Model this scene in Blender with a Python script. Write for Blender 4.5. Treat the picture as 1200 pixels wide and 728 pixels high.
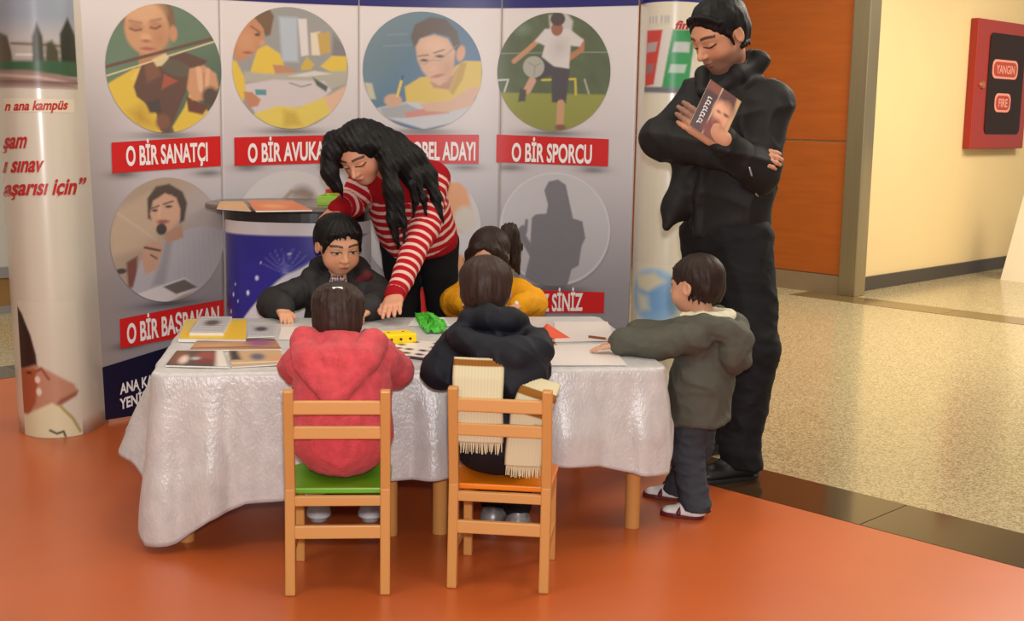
import bpy, bmesh, math, random
import numpy as np
from mathutils import Vector, Matrix

for o in list(bpy.data.objects):
    bpy.data.objects.remove(o)
scene = bpy.context.scene
COL = scene.collection

# ------------------------------------------------------------------ camera
F_PX, CAM_H, ROLL, HORIZON = 1480.0, 1.32, math.radians(1.0), 136.0
PITCH = math.atan((364 - HORIZON) / F_PX)
_fw = np.array([0, math.cos(PITCH), -math.sin(PITCH)])
_u0 = np.array([0, math.sin(PITCH), math.cos(PITCH)])
_r0 = np.array([1.0, 0, 0])
_rt = math.cos(ROLL) * _r0 + math.sin(ROLL) * _u0
_up = math.cos(ROLL) * _u0 - math.sin(ROLL) * _r0
cam_data = bpy.data.cameras.new('camera')
cam_data.sensor_fit = 'HORIZONTAL'
cam_data.sensor_width = 36.0
cam_data.lens = 36.0 * F_PX / 1200.0
cam = bpy.data.objects.new('camera', cam_data)
COL.objects.link(cam)
_m = Matrix(((_rt[0], _up[0], -_fw[0], 0), (_rt[1], _up[1], -_fw[1], 0), (_rt[2], _up[2], -_fw[2], CAM_H), (0, 0, 0, 1)))
cam.matrix_world = _m
scene.camera = cam

# ------------------------------------------------------------------ light and exposure
scene.view_settings.view_transform = 'Standard'
scene.view_settings.look = 'None'
scene.view_settings.gamma = 1.0
scene.view_settings.use_curve_mapping = False
scene.view_settings.exposure = 0.1
world = bpy.data.worlds.new('hall_ambient')
scene.world = world
world.use_nodes = True
world.node_tree.nodes['Background'].inputs['Color'].default_value = (1.0, 0.93, 0.84, 1)
world.node_tree.nodes['Background'].inputs['Strength'].default_value = 0.44


def area_light(name, loc, size, power, color, target=None, size_y=None, spread=None):
    d = bpy.data.lights.new(name, 'AREA')
    d.energy = power
    d.color = color
    d.size = size
    if size_y:
        d.shape = 'RECTANGLE'
        d.size_y = size_y
    if spread:
        d.spread = spread
    o = bpy.data.objects.new(name, d)
    COL.objects.link(o)
    o.location = loc
    if target is not None:
        v = Vector(target) - Vector(loc)
        o.rotation_euler = v.to_track_quat('-Z', 'Y').to_euler()
    return o


# camera flash just above the lens, ceiling panels of the hall
area_light('camera_flash', (0.03, -0.05, 1.50), 0.10, 72, (1.0, 0.98, 1.0), (-0.1, 5.0, 0.62))
for _x, _y, _p in ((-1.6, 2.2, 24), (1.2, 2.4, 24), (-0.6, 4.4, 20), (2.6, 5.2, 48), (3.6, 7.6, 150), (5.6, 9.4, 95), (1.6, 7.8, 50), (-3.6, 6.6, 45)):
    area_light('ceiling_lamp', (_x, _y, 3.3), 1.1, _p, (1.0, 0.90, 0.74), (_x, _y, 0))
# ------------------------------------------------------------------ small helpers
def srgb(c):
    c = np.asarray(c, float)
    if c.max() > 1.001:
        c = c / 255.0
    return np.where(c <= 0.04045, c / 12.92, ((c + 0.055) / 1.055) ** 2.4)


def lin(c):
    r = srgb(c)
    return (float(r[0]), float(r[1]), float(r[2]), 1.0)


def ray(px, py):
    return _rt * ((px - 600) / F_PX) - _up * ((py - 364) / F_PX) + _fw


def at(px, py, Y):
    d = ray(px, py)
    return np.array([0, 0, CAM_H]) + d * (Y / d[1])


def gz(px, py, z=0.0):
    d = ray(px, py)
    return np.array([0, 0, CAM_H]) + d * ((z - CAM_H) / d[2])


MATS = {}


def mat(name, color=(128, 128, 128), rough=0.6, spec=0.5, metal=0.0, attr=None, noise=None, bump=None, stretch=None,
        sheen=0.0, coat=0.0, coat_rough=0.08, alpha=None, emit=None, speckle=None):
    """procedural material. noise=(scale, amount) varies the colour, bump=(scale, strength), stretch=(x,y,z) of both."""
    if name in MATS:
        return MATS[name]
    m = bpy.data.materials.new(name)
    m.use_nodes = True
    nt = m.node_tree
    b = nt.nodes['Principled BSDF']
    b.inputs['Roughness'].default_value = rough
    b.inputs['Specular IOR Level'].default_value = spec
    b.inputs['Metallic'].default_value = metal
    if sheen:
        b.inputs['Sheen Weight'].default_value = sheen
        b.inputs['Sheen Roughness'].default_value = 0.4
    if coat:
        b.inputs['Coat Weight'].default_value = coat
        b.inputs['Coat Roughness'].default_value = coat_rough
    tc = nt.nodes.new('ShaderNodeTexCoord')
    vec = tc.outputs['Object']
    if stretch:
        mp = nt.nodes.new('ShaderNodeMapping')
        mp.inputs['Scale'].default_value = stretch
        nt.links.new(vec, mp.inputs['Vector'])
        vec = mp.outputs['Vector']
    if attr:
        a = nt.nodes.new('ShaderNodeAttribute')
        a.attribute_name = attr
        csock = a.outputs['Color']
    else:
        rgb = nt.nodes.new('ShaderNodeRGB')
        rgb.outputs[0].default_value = lin(color)
        csock = rgb.outputs[0]
    if noise:
        n = nt.nodes.new('ShaderNodeTexNoise')
        n.inputs['Scale'].default_value = noise[0]
        n.inputs['Detail'].default_value = 5
        nt.links.new(vec, n.inputs['Vector'])
        mr = nt.nodes.new('ShaderNodeMapRange')
        mr.inputs['From Min'].default_value = 0.3
        mr.inputs['From Max'].default_value = 0.7
        mr.inputs['To Min'].default_value = 1 - noise[1]
        mr.inputs['To Max'].default_value = 1 + noise[1]
        nt.links.new(n.outputs['Fac'], mr.inputs['Value'])
        vm = nt.nodes.new('ShaderNodeVectorMath')
        vm.operation = 'SCALE'
        nt.links.new(csock, vm.inputs[0])
        nt.links.new(mr.outputs['Result'], vm.inputs['Scale'])
        csock = vm.outputs[0]
    if speckle:   # (scale, dark colour, light colour) stone grains
        v = nt.nodes.new('ShaderNodeTexVoronoi')
        v.inputs['Scale'].default_value = speckle[0]
        nt.links.new(vec, v.inputs['Vector'])
        cr = nt.nodes.new('ShaderNodeValToRGB')
        cr.color_ramp.interpolation = 'LINEAR'
        cr.color_ramp.elements[0].position = 0.12
        cr.color_ramp.elements[0].color = lin(speckle[1])
        cr.color_ramp.elements[1].position = 0.88
        cr.color_ramp.elements[1].color = lin(speckle[2])
        sx = nt.nodes.new('ShaderNodeSeparateColor')
        nt.links.new(v.outputs['Color'], sx.inputs[0])
        nt.links.new(sx.outputs[0], cr.inputs['Fac'])
        csock = cr.outputs['Color']
    nt.links.new(csock, b.inputs['Base Color'])
    if bump:
        n2 = nt.nodes.new('ShaderNodeTexNoise')
        n2.inputs['Scale'].default_value = bump[0]
        n2.inputs['Detail'].default_value = 4
        nt.links.new(vec, n2.inputs['Vector'])
        bp = nt.nodes.new('ShaderNodeBump')
        bp.inputs['Strength'].default_value = bump[1]
        bp.inputs['Distance'].default_value = bump[2] if len(bump) > 2 else 0.01
        nt.links.new(n2.outputs['Fac'], bp.inputs['Height'])
        nt.links.new(bp.outputs['Normal'], b.inputs['Normal'])
    if emit:
        b.inputs['Emission Color'].default_value = lin(emit[0])
        b.inputs['Emission Strength'].default_value = emit[1]
    MATS[name] = m
    return m


def link(o, parent=None):
    COL.objects.link(o)
    if parent is not None:
        o.parent = parent
        o.matrix_parent_inverse = Matrix.Translation(-world_loc(parent)) if False else Matrix()
    return o


def tag(o, label=None, cat=None, group=None, kind=None):
    if label:
        o['label'] = label
    if cat:
        o['category'] = cat
    if group:
        o['group'] = group
    if kind:
        o['kind'] = kind
    return o


def empty(name, loc=(0, 0, 0), rz=0.0):
    o = bpy.data.objects.new(name, None)
    o.empty_display_size = 0.1
    o.location = tuple(float(v) for v in loc)
    o.rotation_euler = (0, 0, rz)
    COL.objects.link(o)
    return o


def wl(o):
    p = Vector((0, 0, 0))
    while o is not None:
        p += o.location
        o = o.parent
    return p


def mesh_obj(name, verts, faces, m, parent=None, smooth=False, cols=None, attrs=None, origin=None):
    """verts are in the parent's frame. origin shifts the object's own origin."""
    verts = np.asarray(verts, float)
    me = bpy.data.meshes.new(name)
    off = np.zeros(3) if origin is None else np.asarray(origin, float)
    me.from_pydata((verts - off).tolist(), [], [list(map(int, f)) for f in faces] if not isinstance(faces, np.ndarray) else faces.tolist())
    if smooth:
        me.polygons.foreach_set('use_smooth', [True] * len(me.polygons))
    if cols is not None:
        a = me.color_attributes.new('Col', 'FLOAT_COLOR', 'POINT')
        c4 = np.ones((len(verts), 4), np.float32)
        c4[:, :3] = cols
        a.data.foreach_set('color', c4.ravel())
    if attrs:
        for k, v in attrs.items():
            a = me.attributes.new(k, 'FLOAT', 'POINT')
            a.data.foreach_set('value', np.asarray(v, np.float32))
    me.update()
    if m is not None:
        me.materials.append(m)
    o = bpy.data.objects.new(name, me)
    o.location = tuple(off)
    COL.objects.link(o)
    if parent is not None:
        o.parent = parent
    return o


class MB:
    """collects shapes into one mesh"""
    def __init__(self):
        self.v, self.f = [], []

    def add(self, v, f):
        n = len(self.v)
        self.v += [tuple(map(float, p)) for p in v]
        self.f += [tuple(i + n for i in q) for q in f]
        return self

    def box(self, x0, x1, y0, y1, z0, z1):
        v = [(x0, y0, z0), (x1, y0, z0), (x1, y1, z0), (x0, y1, z0), (x0, y0, z1), (x1, y0, z1), (x1, y1, z1), (x0, y1, z1)]
        return self.add(v, [(0, 3, 2, 1), (4, 5, 6, 7), (0, 1, 5, 4), (1, 2, 6, 5), (2, 3, 7, 6), (3, 0, 4, 7)])

    def bar(self, a, b, w, h, up=(0, 0, 1)):
        """box beam from a to b, w across, h along up"""
        a, b, up = Vector(a), Vector(b), Vector(up)
        d = (b - a).normalized()
        s = d.cross(up).normalized()
        u = s.cross(d).normalized()
        v = []
        for p in (a, b):
            for i, j in ((-1, -1), (1, -1), (1, 1), (-1, 1)):
                v.append(p + s * (w / 2 * i) + u * (h / 2 * j))
        return self.add(v, [(0, 1, 2, 3), (7, 6, 5, 4), (0, 4, 5, 1), (1, 5, 6, 2), (2, 6, 7, 3), (3, 7, 4, 0)])

    def cyl(self, a, b, ra, rb=None, n=20):
        rb = ra if rb is None else rb
        a, b = Vector(a), Vector(b)
        d = (b - a).normalized()
        s = d.orthogonal().normalized()
        u = d.cross(s)
        v, f = [], []
        for p, r in ((a, ra), (b, rb)):
            for i in range(n):
                t = 2 * math.pi * i / n
                v.append(p + s * (r * math.cos(t)) + u * (r * math.sin(t)))
        for i in range(n):
            j = (i + 1) % n
            f.append((i, j, n + j, n + i))
        f.append(tuple(range(n))[::-1])
        f.append(tuple(range(n, 2 * n)))
        return self.add(v, f)

    def prism(self, pts, z0, z1):
        n = len(pts)
        v = [(x, y, z0) for x, y in pts] + [(x, y, z1) for x, y in pts]
        f = [tuple(range(n))[::-1], tuple(range(n, 2 * n))]
        for i in range(n):
            j = (i + 1) % n
            f.append((i, j, n + j, n + i))
        return self.add(v, f)

    def build(self, name, m, parent=None, bevel=0.0, smooth=False, origin=None, seg=2):
        o = mesh_obj(name, self.v, self.f, m, parent, smooth, origin=origin)
        if bevel:
            md = o.modifiers.new('bevel', 'BEVEL')
            md.width = bevel
            md.segments = seg
            md.limit_method = 'ANGLE'
            md.angle_limit = math.radians(40)
        return o


# ------------------------------------------------------------------ signed-distance modelling (bodies, clothes, hair)
def nrm(v):
    v = np.asarray(v, float)
    return v / (np.linalg.norm(v) + 1e-12)


def lnoise(P, f, seed=0):
    """cheap smooth noise in [-1,1]"""
    r = np.random.RandomState(seed)
    out = np.zeros(len(P), np.float32)
    for i in range(5):
        k = r.normal(size=3)
        k = k / np.linalg.norm(k) * f * (0.7 + 0.25 * i)
        w = r.uniform(0, 6.28)
        k2 = r.normal(size=3) * f * 0.35
        out += np.sin(P @ k.astype(np.float32) + w + 1.3 * np.sin(P @ k2.astype(np.float32)))
    return out / 5


class SDF:
    def __init__(self, k=0.02):
        self.k = k
        self.pr = []
        self.disp = None

    def _add(self, fn, c, R, k, op):
        self.pr.append((fn, np.asarray(c, np.float32), float(R), self.k if k is None else k, op))
        return self

    def rc(self, a, b, ra, rb, k=None, n=None, s=1.0, op='add'):
        """tapered capsule; thinner by s along n"""
        a = np.asarray(a, np.float32)
        b = np.asarray(b, np.float32)
        ab = b - a
        L2 = float(ab @ ab) + 1e-9
        nn = None if n is None else nrm(n).astype(np.float32)

        def fn(P):
            v = P - a
            t = np.clip((v @ ab) / L2, 0, 1)
            w = v - t[:, None] * ab
            r = ra + t * (rb - ra)
            if nn is not None:
                w = w + nn * ((w @ nn) * (1 / s - 1))[:, None]
                return (np.sqrt((w * w).sum(1)) - r) * (0.5 + 0.5 * s)
            return np.sqrt((w * w).sum(1)) - r
        return self._add(fn, (a + b) / 2, math.sqrt(L2) / 2 + max(ra, rb), k, op)

    def chain(self, pts, rs, k=None, n=None, s=1.0, op='add'):
        for i in range(len(pts) - 1):
            self.rc(pts[i], pts[i + 1], rs[i], rs[i + 1], k, n, s, op)
        return self

    def el(self, c, r, k=None, fr=None, op='add'):
        c = np.asarray(c, np.float32)
        r = np.asarray(r, np.float32)
        M = None if fr is None else fr.M.astype(np.float32)

        def fn(P):
            v = P - c
            if M is not None:
                v = v @ M
            q = v / r
            k0 = np.sqrt((q * q).sum(1)) + 1e-6
            q2 = q / r
            k1 = np.sqrt((q2 * q2).sum(1)) + 1e-6
            return k0 * (k0 - 1) / k1
        return self._add(fn, c, float(r.max()), k, op)

    def bx(self, c, h, rad=0.01, k=None, fr=None, op='add'):
        c = np.asarray(c, np.float32)
        h = np.asarray(h, np.float32)
        M = None if fr is None else fr.M.astype(np.float32)

        def fn(P):
            v = P - c
            if M is not None:
                v = v @ M
            q = np.abs(v) - (h - rad)
            return np.sqrt((np.maximum(q, 0) ** 2).sum(1)) + np.minimum(q.max(1), 0) - rad
        return self._add(fn, c, float(np.linalg.norm(h)), k, op)

    def cut(self, c, n, k=0.01):
        """remove everything on the +n side of the plane"""
        c = np.asarray(c, np.float32)
        n = nrm(n).astype(np.float32)
        return self._add(lambda P: -((P - c) @ n), c, 1e3, k, 'sub')

    def ev(self, P, sel=None):
        d = np.full(len(P), 10.0, np.float32)
        for fn, c, R, k, op in self.pr:
            e = fn(P).astype(np.float32)
            d = self._mix(d, e, k, op)
        if self.disp is not None:
            d = d + self.disp(P)
        return d

    @staticmethod
    def _mix(d, e, k, op):
        if op == 'add':
            if k <= 0:
                return np.minimum(d, e)
            h = np.maximum(k - np.abs(d - e), 0) / k
            return np.minimum(d, e) - h * h * k * 0.25
        if op == 'sub':
            e = -e
        if k <= 0:
            return np.maximum(d, e)
        h = np.maximum(k - np.abs(d - e), 0) / k
        return np.maximum(d, e) + h * h * k * 0.25

    def mesh(self, res, fine=None):
        """fine: list of (lo, hi, res) boxes meshed finer. Surface nets on a rectilinear grid, evaluated only near the surface."""
        lo = np.full(3, 1e9)
        hi = -lo
        for fn, c, R, k, op in self.pr:
            if op == 'add':
                lo = np.minimum(lo, c - R)
                hi = np.maximum(hi, c + R)
        lo -= 3 * res
        hi += 3 * res
        ax = []
        for d in range(3):
            x = [lo[d]]
            while x[-1] < hi[d]:
                st = res
                for f in (fine or []):
                    if f[0][d] - f[2] <= x[-1] <= f[1][d]:
                        st = min(st, f[2])
                    elif x[-1] < f[0][d] < x[-1] + st:
                        st = max(f[0][d] - x[-1], f[2])
                x.append(x[-1] + st)
            while (len(x)) % 8:
                x.append(x[-1] + res)
            ax.append(np.array(x, np.float32))
        xs, ys, zs = ax
        nb = [len(a) // 8 for a in ax]
        cen, half = [], []
        for a in ax:
            a2 = a.reshape(-1, 8)
            e = np.append(a2[1:, 0], a2[-1, -1])
            cen.append((a2[:, 0] + e) / 2)
            half.append((e - a2[:, 0]) / 2)
        C = np.stack(np.meshgrid(*cen, indexing='ij'), -1).reshape(-1, 3)
        Hf = np.stack(np.meshgrid(*half, indexing='ij'), -1).reshape(-1, 3)
        Rb = np.sqrt((Hf ** 2).sum(1))
        dc = self.ev(C)
        act = np.abs(dc) < Rb * 1.6 + 0.004
        D = np.empty((nb[0], nb[1], nb[2], 8, 8, 8), np.float32).reshape(-1, 512)
        D[:] = np.where(dc > 0, 1.0, -1.0)[:, None]
        ai = np.nonzero(act)[0]
        bi, bj, bk = np.unravel_index(ai, nb)
        X = xs.reshape(-1, 8)[bi]
        Yv = ys.reshape(-1, 8)[bj]
        Z = zs.reshape(-1, 8)[bk]
        n = len(ai)
        P = np.empty((n, 8, 8, 8, 3), np.float32)
        P[..., 0] = X[:, :, None, None]
        P[..., 1] = Yv[:, None, :, None]
        P[..., 2] = Z[:, None, None, :]
        P = P.reshape(n, 512, 3)
        d = np.full((n, 512), 10.0, np.float32)
        Ca, Ra, da = C[ai], Rb[ai], dc[ai]
        for fn, c, R, k, op in self.pr:
            dist = np.sqrt(((Ca - c) ** 2).sum(1)) - R
            if op == 'add':
                m = dist - Ra < np.abs(da) + Ra + k + 0.02
            else:
                m = dist - Ra < k + 0.02
            if not m.any():
                continue
            e = fn(P[m].reshape(-1, 3)).astype(np.float32).reshape(-1, 512)
            d[m] = self._mix(d[m], e, k, op)
        if self.disp is not None:
            d += self.disp(P.reshape(-1, 3)).reshape(n, 512)
        D[ai] = d
        D = D.reshape(nb[0], nb[1], nb[2], 8, 8, 8).transpose(0, 3, 1, 4, 2, 5).reshape(len(xs), len(ys), len(zs))
        return surfnet(D, xs, ys, zs)


def surfnet(D, xs, ys, zs):
    S = D < 0
    sh = tuple(s - 1 for s in D.shape)
    cnt = np.zeros(sh, np.int8)
    for i in (0, 1):
        for j in (0, 1):
            for k in (0, 1):
                cnt += S[i:i + sh[0], j:j + sh[1], k:k + sh[2]]
    I, J, K = np.nonzero((cnt > 0) & (cnt < 8))
    idx = np.full(sh, -1, np.int32)
    idx[I, J, K] = np.arange(len(I))
    acc = np.zeros((len(I), 3), np.float32)
    num = np.zeros(len(I), np.float32)
    cv = {}
    for i in (0, 1):
        for j in (0, 1):
            for k in (0, 1):
                cv[i, j, k] = D[I + i, J + j, K + k]
    ed = []
    for a in (0, 1):
        for b in (0, 1):
            ed += [((0, a, b), (1, a, b)), ((a, 0, b), (a, 1, b)), ((a, b, 0), (a, b, 1))]
    for p, q in ed:
        u, v = cv[p], cv[q]
        m = (u < 0) != (v < 0)
        t = np.where(m, u / np.where(m, u - v, 1), 0)
        pos = np.stack([p[c] + t * (q[c] - p[c]) for c in range(3)], 1)
        acc += np.where(m[:, None], pos, 0)
        num += m
    acc /= num[:, None]
    V = np.stack([xs[I] + acc[:, 0] * (xs[I + 1] - xs[I]), ys[J] + acc[:, 1] * (ys[J + 1] - ys[J]), zs[K] + acc[:, 2] * (zs[K + 1] - zs[K])], 1)
    Q = []
    for axis in range(3):
        o = [(1, 2), (2, 0), (0, 1)][axis]
        sl0 = [slice(None)] * 3
        sl1 = [slice(None)] * 3
        sl0[axis] = slice(0, -1)
        sl1[axis] = slice(1, None)
        ch = S[tuple(sl0)] != S[tuple(sl1)]
        e = np.array(np.nonzero(ch)).T
        ok = (e[:, o[0]] > 0) & (e[:, o[1]] > 0) & (e[:, o[0]] < sh[o[0]]) & (e[:, o[1]] < sh[o[1]])
        e = e[ok]
        inside = S[e[:, 0], e[:, 1], e[:, 2]]
        cells = []
        for da, db in ((1, 1), (0, 1), (0, 0), (1, 0)):
            c = e.copy()
            c[:, o[0]] -= da
            c[:, o[1]] -= db
            cells.append(idx[c[:, 0], c[:, 1], c[:, 2]])
        q = np.stack(cells, 1)
        q[~inside] = q[~inside][:, ::-1]
        Q.append(q)
    Q = np.concatenate(Q)
    Q = Q[(Q >= 0).all(1)]
    return V.astype(float), Q


def relax(V, Q, n=1, lam=0.5):
    for _ in range(n):
        acc = np.zeros_like(V)
        num = np.zeros(len(V))
        for a in range(4):
            for b in (1, 3):
                np.add.at(acc, Q[:, a], V[Q[:, (a + b) % 4]])
                np.add.at(num, Q[:, a], 1)
        V = V + lam * (acc / np.maximum(num, 1)[:, None] - V)
    return V


class Frame:
    """local frame: x to the figure's right, y forward, z up; unit s"""
    def __init__(self, o, fwd, up=(0, 0, 1), s=1.0):
        self.o = np.asarray(o, float)
        y = nrm(fwd)
        z = np.asarray(up, float)
        z = nrm(z - y * (z @ y))
        x = np.cross(y, z)
        self.M = np.stack([x, y, z], 1)
        self.s = s

    def __call__(self, x, y, z):
        return self.o + self.M @ (np.array([x, y, z], float) * self.s)

    def loc(self, P):
        return (P - self.o) @ self.M / self.s

    def d(self, x, y, z):
        return self.M @ np.array([x, y, z], float)


def sdf_obj(name, S, res, m, parent, fine=None, cols=None, attrs=None, smooth=1):
    V, Q = S.mesh(res, fine)
    if smooth:
        V = relax(V, Q, smooth)
    base = np.array(wl(parent)) if parent is not None else np.zeros(3)
    c = None if cols is None else cols(V.astype(np.float32))
    a = None if attrs is None else {k: f(V.astype(np.float32)) for k, f in attrs.items()}
    return mesh_obj(name, V - base, Q, m, parent, True, c, a)


def sstep(a, b, x):
    t = np.clip((x - a) / (b - a), 0, 1)
    return t * t * (3 - 2 * t)
# ------------------------------------------------------------------ the hall (laid out on its own 45 degree grid)
R2 = math.sqrt(2)


def ab(a, b, z=0.0):
    return ((a - b) / R2, (a + b) / R2, z)


def ab_box(mb, a0, a1, b0, b1, z0, z1):
    v = [ab(a, b, z) for z in (z0, z1) for a, b in ((a0, b0), (a1, b0), (a1, b1), (a0, b1))]
    return mb.add(v, [(0, 3, 2, 1), (4, 5, 6, 7), (0, 1, 5, 4), (1, 2, 6, 5), (2, 3, 7, 6), (3, 0, 4, 7)])


def floor_material():
    m = mat('orange_lino', (184, 88, 40), rough=0.30, spec=0.42, noise=(2.2, 0.06), bump=(260, 0.04, 0.002))
    return m


m_lino = floor_material()
m_terrazzo = mat('terrazzo', rough=0.17, spec=0.5, speckle=(150, (130, 116, 84), (182, 166, 128)))
m_granite = mat('brown_granite', (64, 45, 28), rough=0.10, spec=0.6, noise=(90, 0.25))
m_granite_far = mat('olive_granite', (98, 76, 40), rough=0.14, spec=0.5, noise=(60, 0.2))
m_cream = mat('cream_paint', (222, 196, 144), rough=0.65, spec=0.25, noise=(1.5, 0.02), bump=(120, 0.05, 0.002))
m_wood = mat('orange_wood_veneer', (160, 80, 22), rough=0.34, spec=0.4, noise=(3.0, 0.10), stretch=(1, 1, 9))
m_steel = mat('brushed_steel', (160, 146, 116), rough=0.32, metal=0.85, noise=(6, 0.08), stretch=(30, 30, 0.4))
m_steel_base = mat('steel_skirting', (150, 128, 100), rough=0.4, metal=0.5)
m_dark_base = mat('charcoal_skirting', (66, 58, 52), rough=0.5)
m_greywall = mat('grey_paint', (172, 168, 160), rough=0.7, noise=(2, 0.03))
m_joint = mat('pale_joint', (205, 160, 110), rough=0.6)

A0, A1 = 3.673, 3.999      # granite strip beside the orange floor
B0, B1 = 6.06, 6.36        # strip behind the orange floor
mb = MB()
ab_box(mb, -6.0, A0, -6.0, B0, -0.05, 0.0)
fl = tag(mb.build('floor', m_lino), 'glossy orange linoleum floor under the tables and chairs', kind='structure')
mb = MB()
ab_box(mb, A1, 16.0, -6.0, 8.06, -0.05, 0.0)
ab_box(mb, -6.0, A1, B1, 8.06, -0.05, 0.0)
tag(mb.build('floor', m_terrazzo), 'polished speckled beige terrazzo floor of the hall', kind='structure')


def slab_strip(name, label, m, along, lo, hi, c0, c1, step):
    """strip of stone slabs with thin joints; along 'a' or 'b'"""
    root = empty(name, ab(lo if along == 'a' else c0, c0 if along == 'a' else lo))
    tag(root, label, kind='structure')
    L = step - 0.004
    mb = MB()
    if along == 'a':
        ab_box(mb, 0, L, 0.002, c1 - c0 - 0.002, -0.04, 0.001)
    else:
        ab_box(mb, 0.002, c1 - c0 - 0.002, 0, L, -0.04, 0.001)
    first = None
    x = 0.0
    while lo + x < hi:
        if first is None:
            first = o = mb.build('slab', m, root)
        else:
            o = first.copy()
            COL.objects.link(o)
            o.parent = root
        o.location = ab(x, 0) if along == 'a' else ab(0, x)
        x += step
    bd = MB()
    if along == 'a':
        ab_box(bd, 0, hi - lo, 0, c1 - c0, -0.05, -0.003)
    else:
        ab_box(bd, 0, c1 - c0, 0, hi - lo, -0.05, -0.003)
    bd.build('joint_bed', m_dark_base, root)
    return root


slab_strip('trim_1', 'dark brown polished granite strip between orange and beige floor', m_granite, 'b', -3.55, B1, A0, A1, 0.62)
slab_strip('trim_2', 'dark granite strip along the rear edge of the orange floor', m_granite, 'a', -6.0, A0, B0, B1, 0.62)
mb = MB()
tag(slab_strip('trim_3', 'far olive brown granite strip across the terrazzo', m_granite_far, 'b', -4.0, 4.9, 8.30, 8.60, 0.62), kind='structure')
for o in [x for x in bpy.data.objects if x.parent and x.parent.name == 'trim_3']:
    o.location.z += 0.001

# cream wall on the right with its dark skirting
mb = MB()
ab_box(mb, 8.72, 16.0, 5.06, 5.26, 0.0, 3.4)
tag(mb.build('wall_right', m_cream), 'cream painted wall with the red fire cabinet', kind='structure')
mb = MB()
ab_box(mb, 8.73, 16.0, 5.035, 5.06, 0.0, 0.108)
tag(mb.build('baseboard_right', m_dark_base, bevel=0.003), 'charcoal skirting board below the cream wall', kind='structure')
# steel clad column at the corner
mb = MB()
ab_box(mb, 8.585, 8.74, 4.90, 5.045, 0.0, 3.4)
tag(mb.build('trim_4', m_steel, bevel=0.006), 'brushed steel clad column at the corner of the wood wall', kind='structure')
# wood wall: panels proud of a pale backing
wroot = empty('wall_back', ab(8.62, 5.045))
tag(wroot, 'wall of glossy orange wood veneer panels', kind='structure')


def in_root(mb, root):
    b = wl(root)
    mb.v = [(x - b.x, y - b.y, z - b.z) for x, y, z in mb.v]
    return mb


mb = MB()
ab_box(mb, 8.63, 8.8, 5.045, 8.06, 0.0, 3.4)
in_root(mb, wroot).build('backing', m_joint, wroot)
for z0, z1 in ((0.15, 1.163), (1.178, 2.30), (2.315, 3.4)):
    b = 5.045
    while b < 8.0:
        mb = MB()
        ab_box(mb, 8.605, 8.63, b, min(b + 1.19, 8.06), z0, z1)
        in_root(mb, wroot).build('wood_panel', m_wood, wroot, bevel=0.003)
        b += 1.2
mb = MB()
ab_box(mb, 8.60, 8.63, 5.045, 8.06, 0.0, 0.145)
tag(mb.build('baseboard_back', m_steel_base), 'dull steel skirting below the orange wood wall', kind='structure')
# grey wall far behind on the left, banded near the floor
mb = MB()
ab_box(mb, -6.0, 8.63, 8.06, 8.26, 0.0, 3.4)
tag(mb.build('wall_left', m_greywall), 'plain light grey wall behind the display', kind='structure')
blroot = empty('baseboard_left', ab(-6.0, 8.06))
tag(blroot, 'layered brown and grey base of the far grey wall', kind='structure')
for z0, z1, t, mm in ((0.0, 0.05, 0.05, mat('grey_base', (120, 116, 112), rough=0.5)), (0.05, 0.233, 0.03, mat('brown_base', (128, 92, 44), rough=0.4)), (0.233, 0.30, 0.05, mat('grey_base', (120, 116, 112)))):
    mb = MB()
    ab_box(mb, -6.0, 8.6, 8.06 - t, 8.06, z0, z1)
    in_root(mb, blroot).build('base_board', mm, blroot)
# ------------------------------------------------------------------ lettering
_text_cache = {}


def text_raw(s, bold=0.0):
    """flat letter mesh, cap height about 0.7; returns verts (n,2), faces"""
    key = (s, bold)
    if key in _text_cache:
        return _text_cache[key]
    cu = bpy.data.curves.new('lettering', 'FONT')
    cu.body = s
    cu.size = 1.0
    cu.offset = bold
    cu.resolution_u = 6
    cu.fill_mode = 'FRONT'
    o = bpy.data.objects.new('lettering', cu)
    COL.objects.link(o)
    dg = bpy.context.evaluated_depsgraph_get()
    me = bpy.data.meshes.new_from_object(o.evaluated_get(dg))
    v = np.array([(p.co.x, p.co.y) for p in me.vertices])
    f = [tuple(p.vertices) for p in me.polygons]
    bpy.data.objects.remove(o)
    bpy.data.curves.remove(cu)
    bpy.data.meshes.remove(me)
    _text_cache[key] = (v, f)
    return v, f


def text_shape(s, bold=0.0):
    """like text_raw, with the cedilla of a small s drawn below a plain s"""
    if 'ş' not in s:
        return text_raw(s, bold)
    base = s.replace('ş', 's')
    v, f = text_raw(base, bold)
    v, f = v.copy(), list(f)
    sv = text_raw('s', bold)[0]
    w = sv[:, 0].max() - sv[:, 0].min()
    for i, ch in enumerate(s):
        if ch == 'ş':
            cx = text_raw(base[:i + 1], bold)[0][:, 0].max() - w / 2
            k = .05 + bold
            hook = np.array([(-.02, .02), (.05, .02), (.035, -.04), (.09, -.10), (.06, -.18), (-.08, -.20), (-.08, -.14), (.01, -.125), (.0, -.085), (-.05, -.075)]) * (1 + bold * 4)
            n = len(v)
            v = np.vstack([v, hook + (cx, 0)])
            f.append(tuple(range(n, n + len(hook))))
    return v, f


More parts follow.
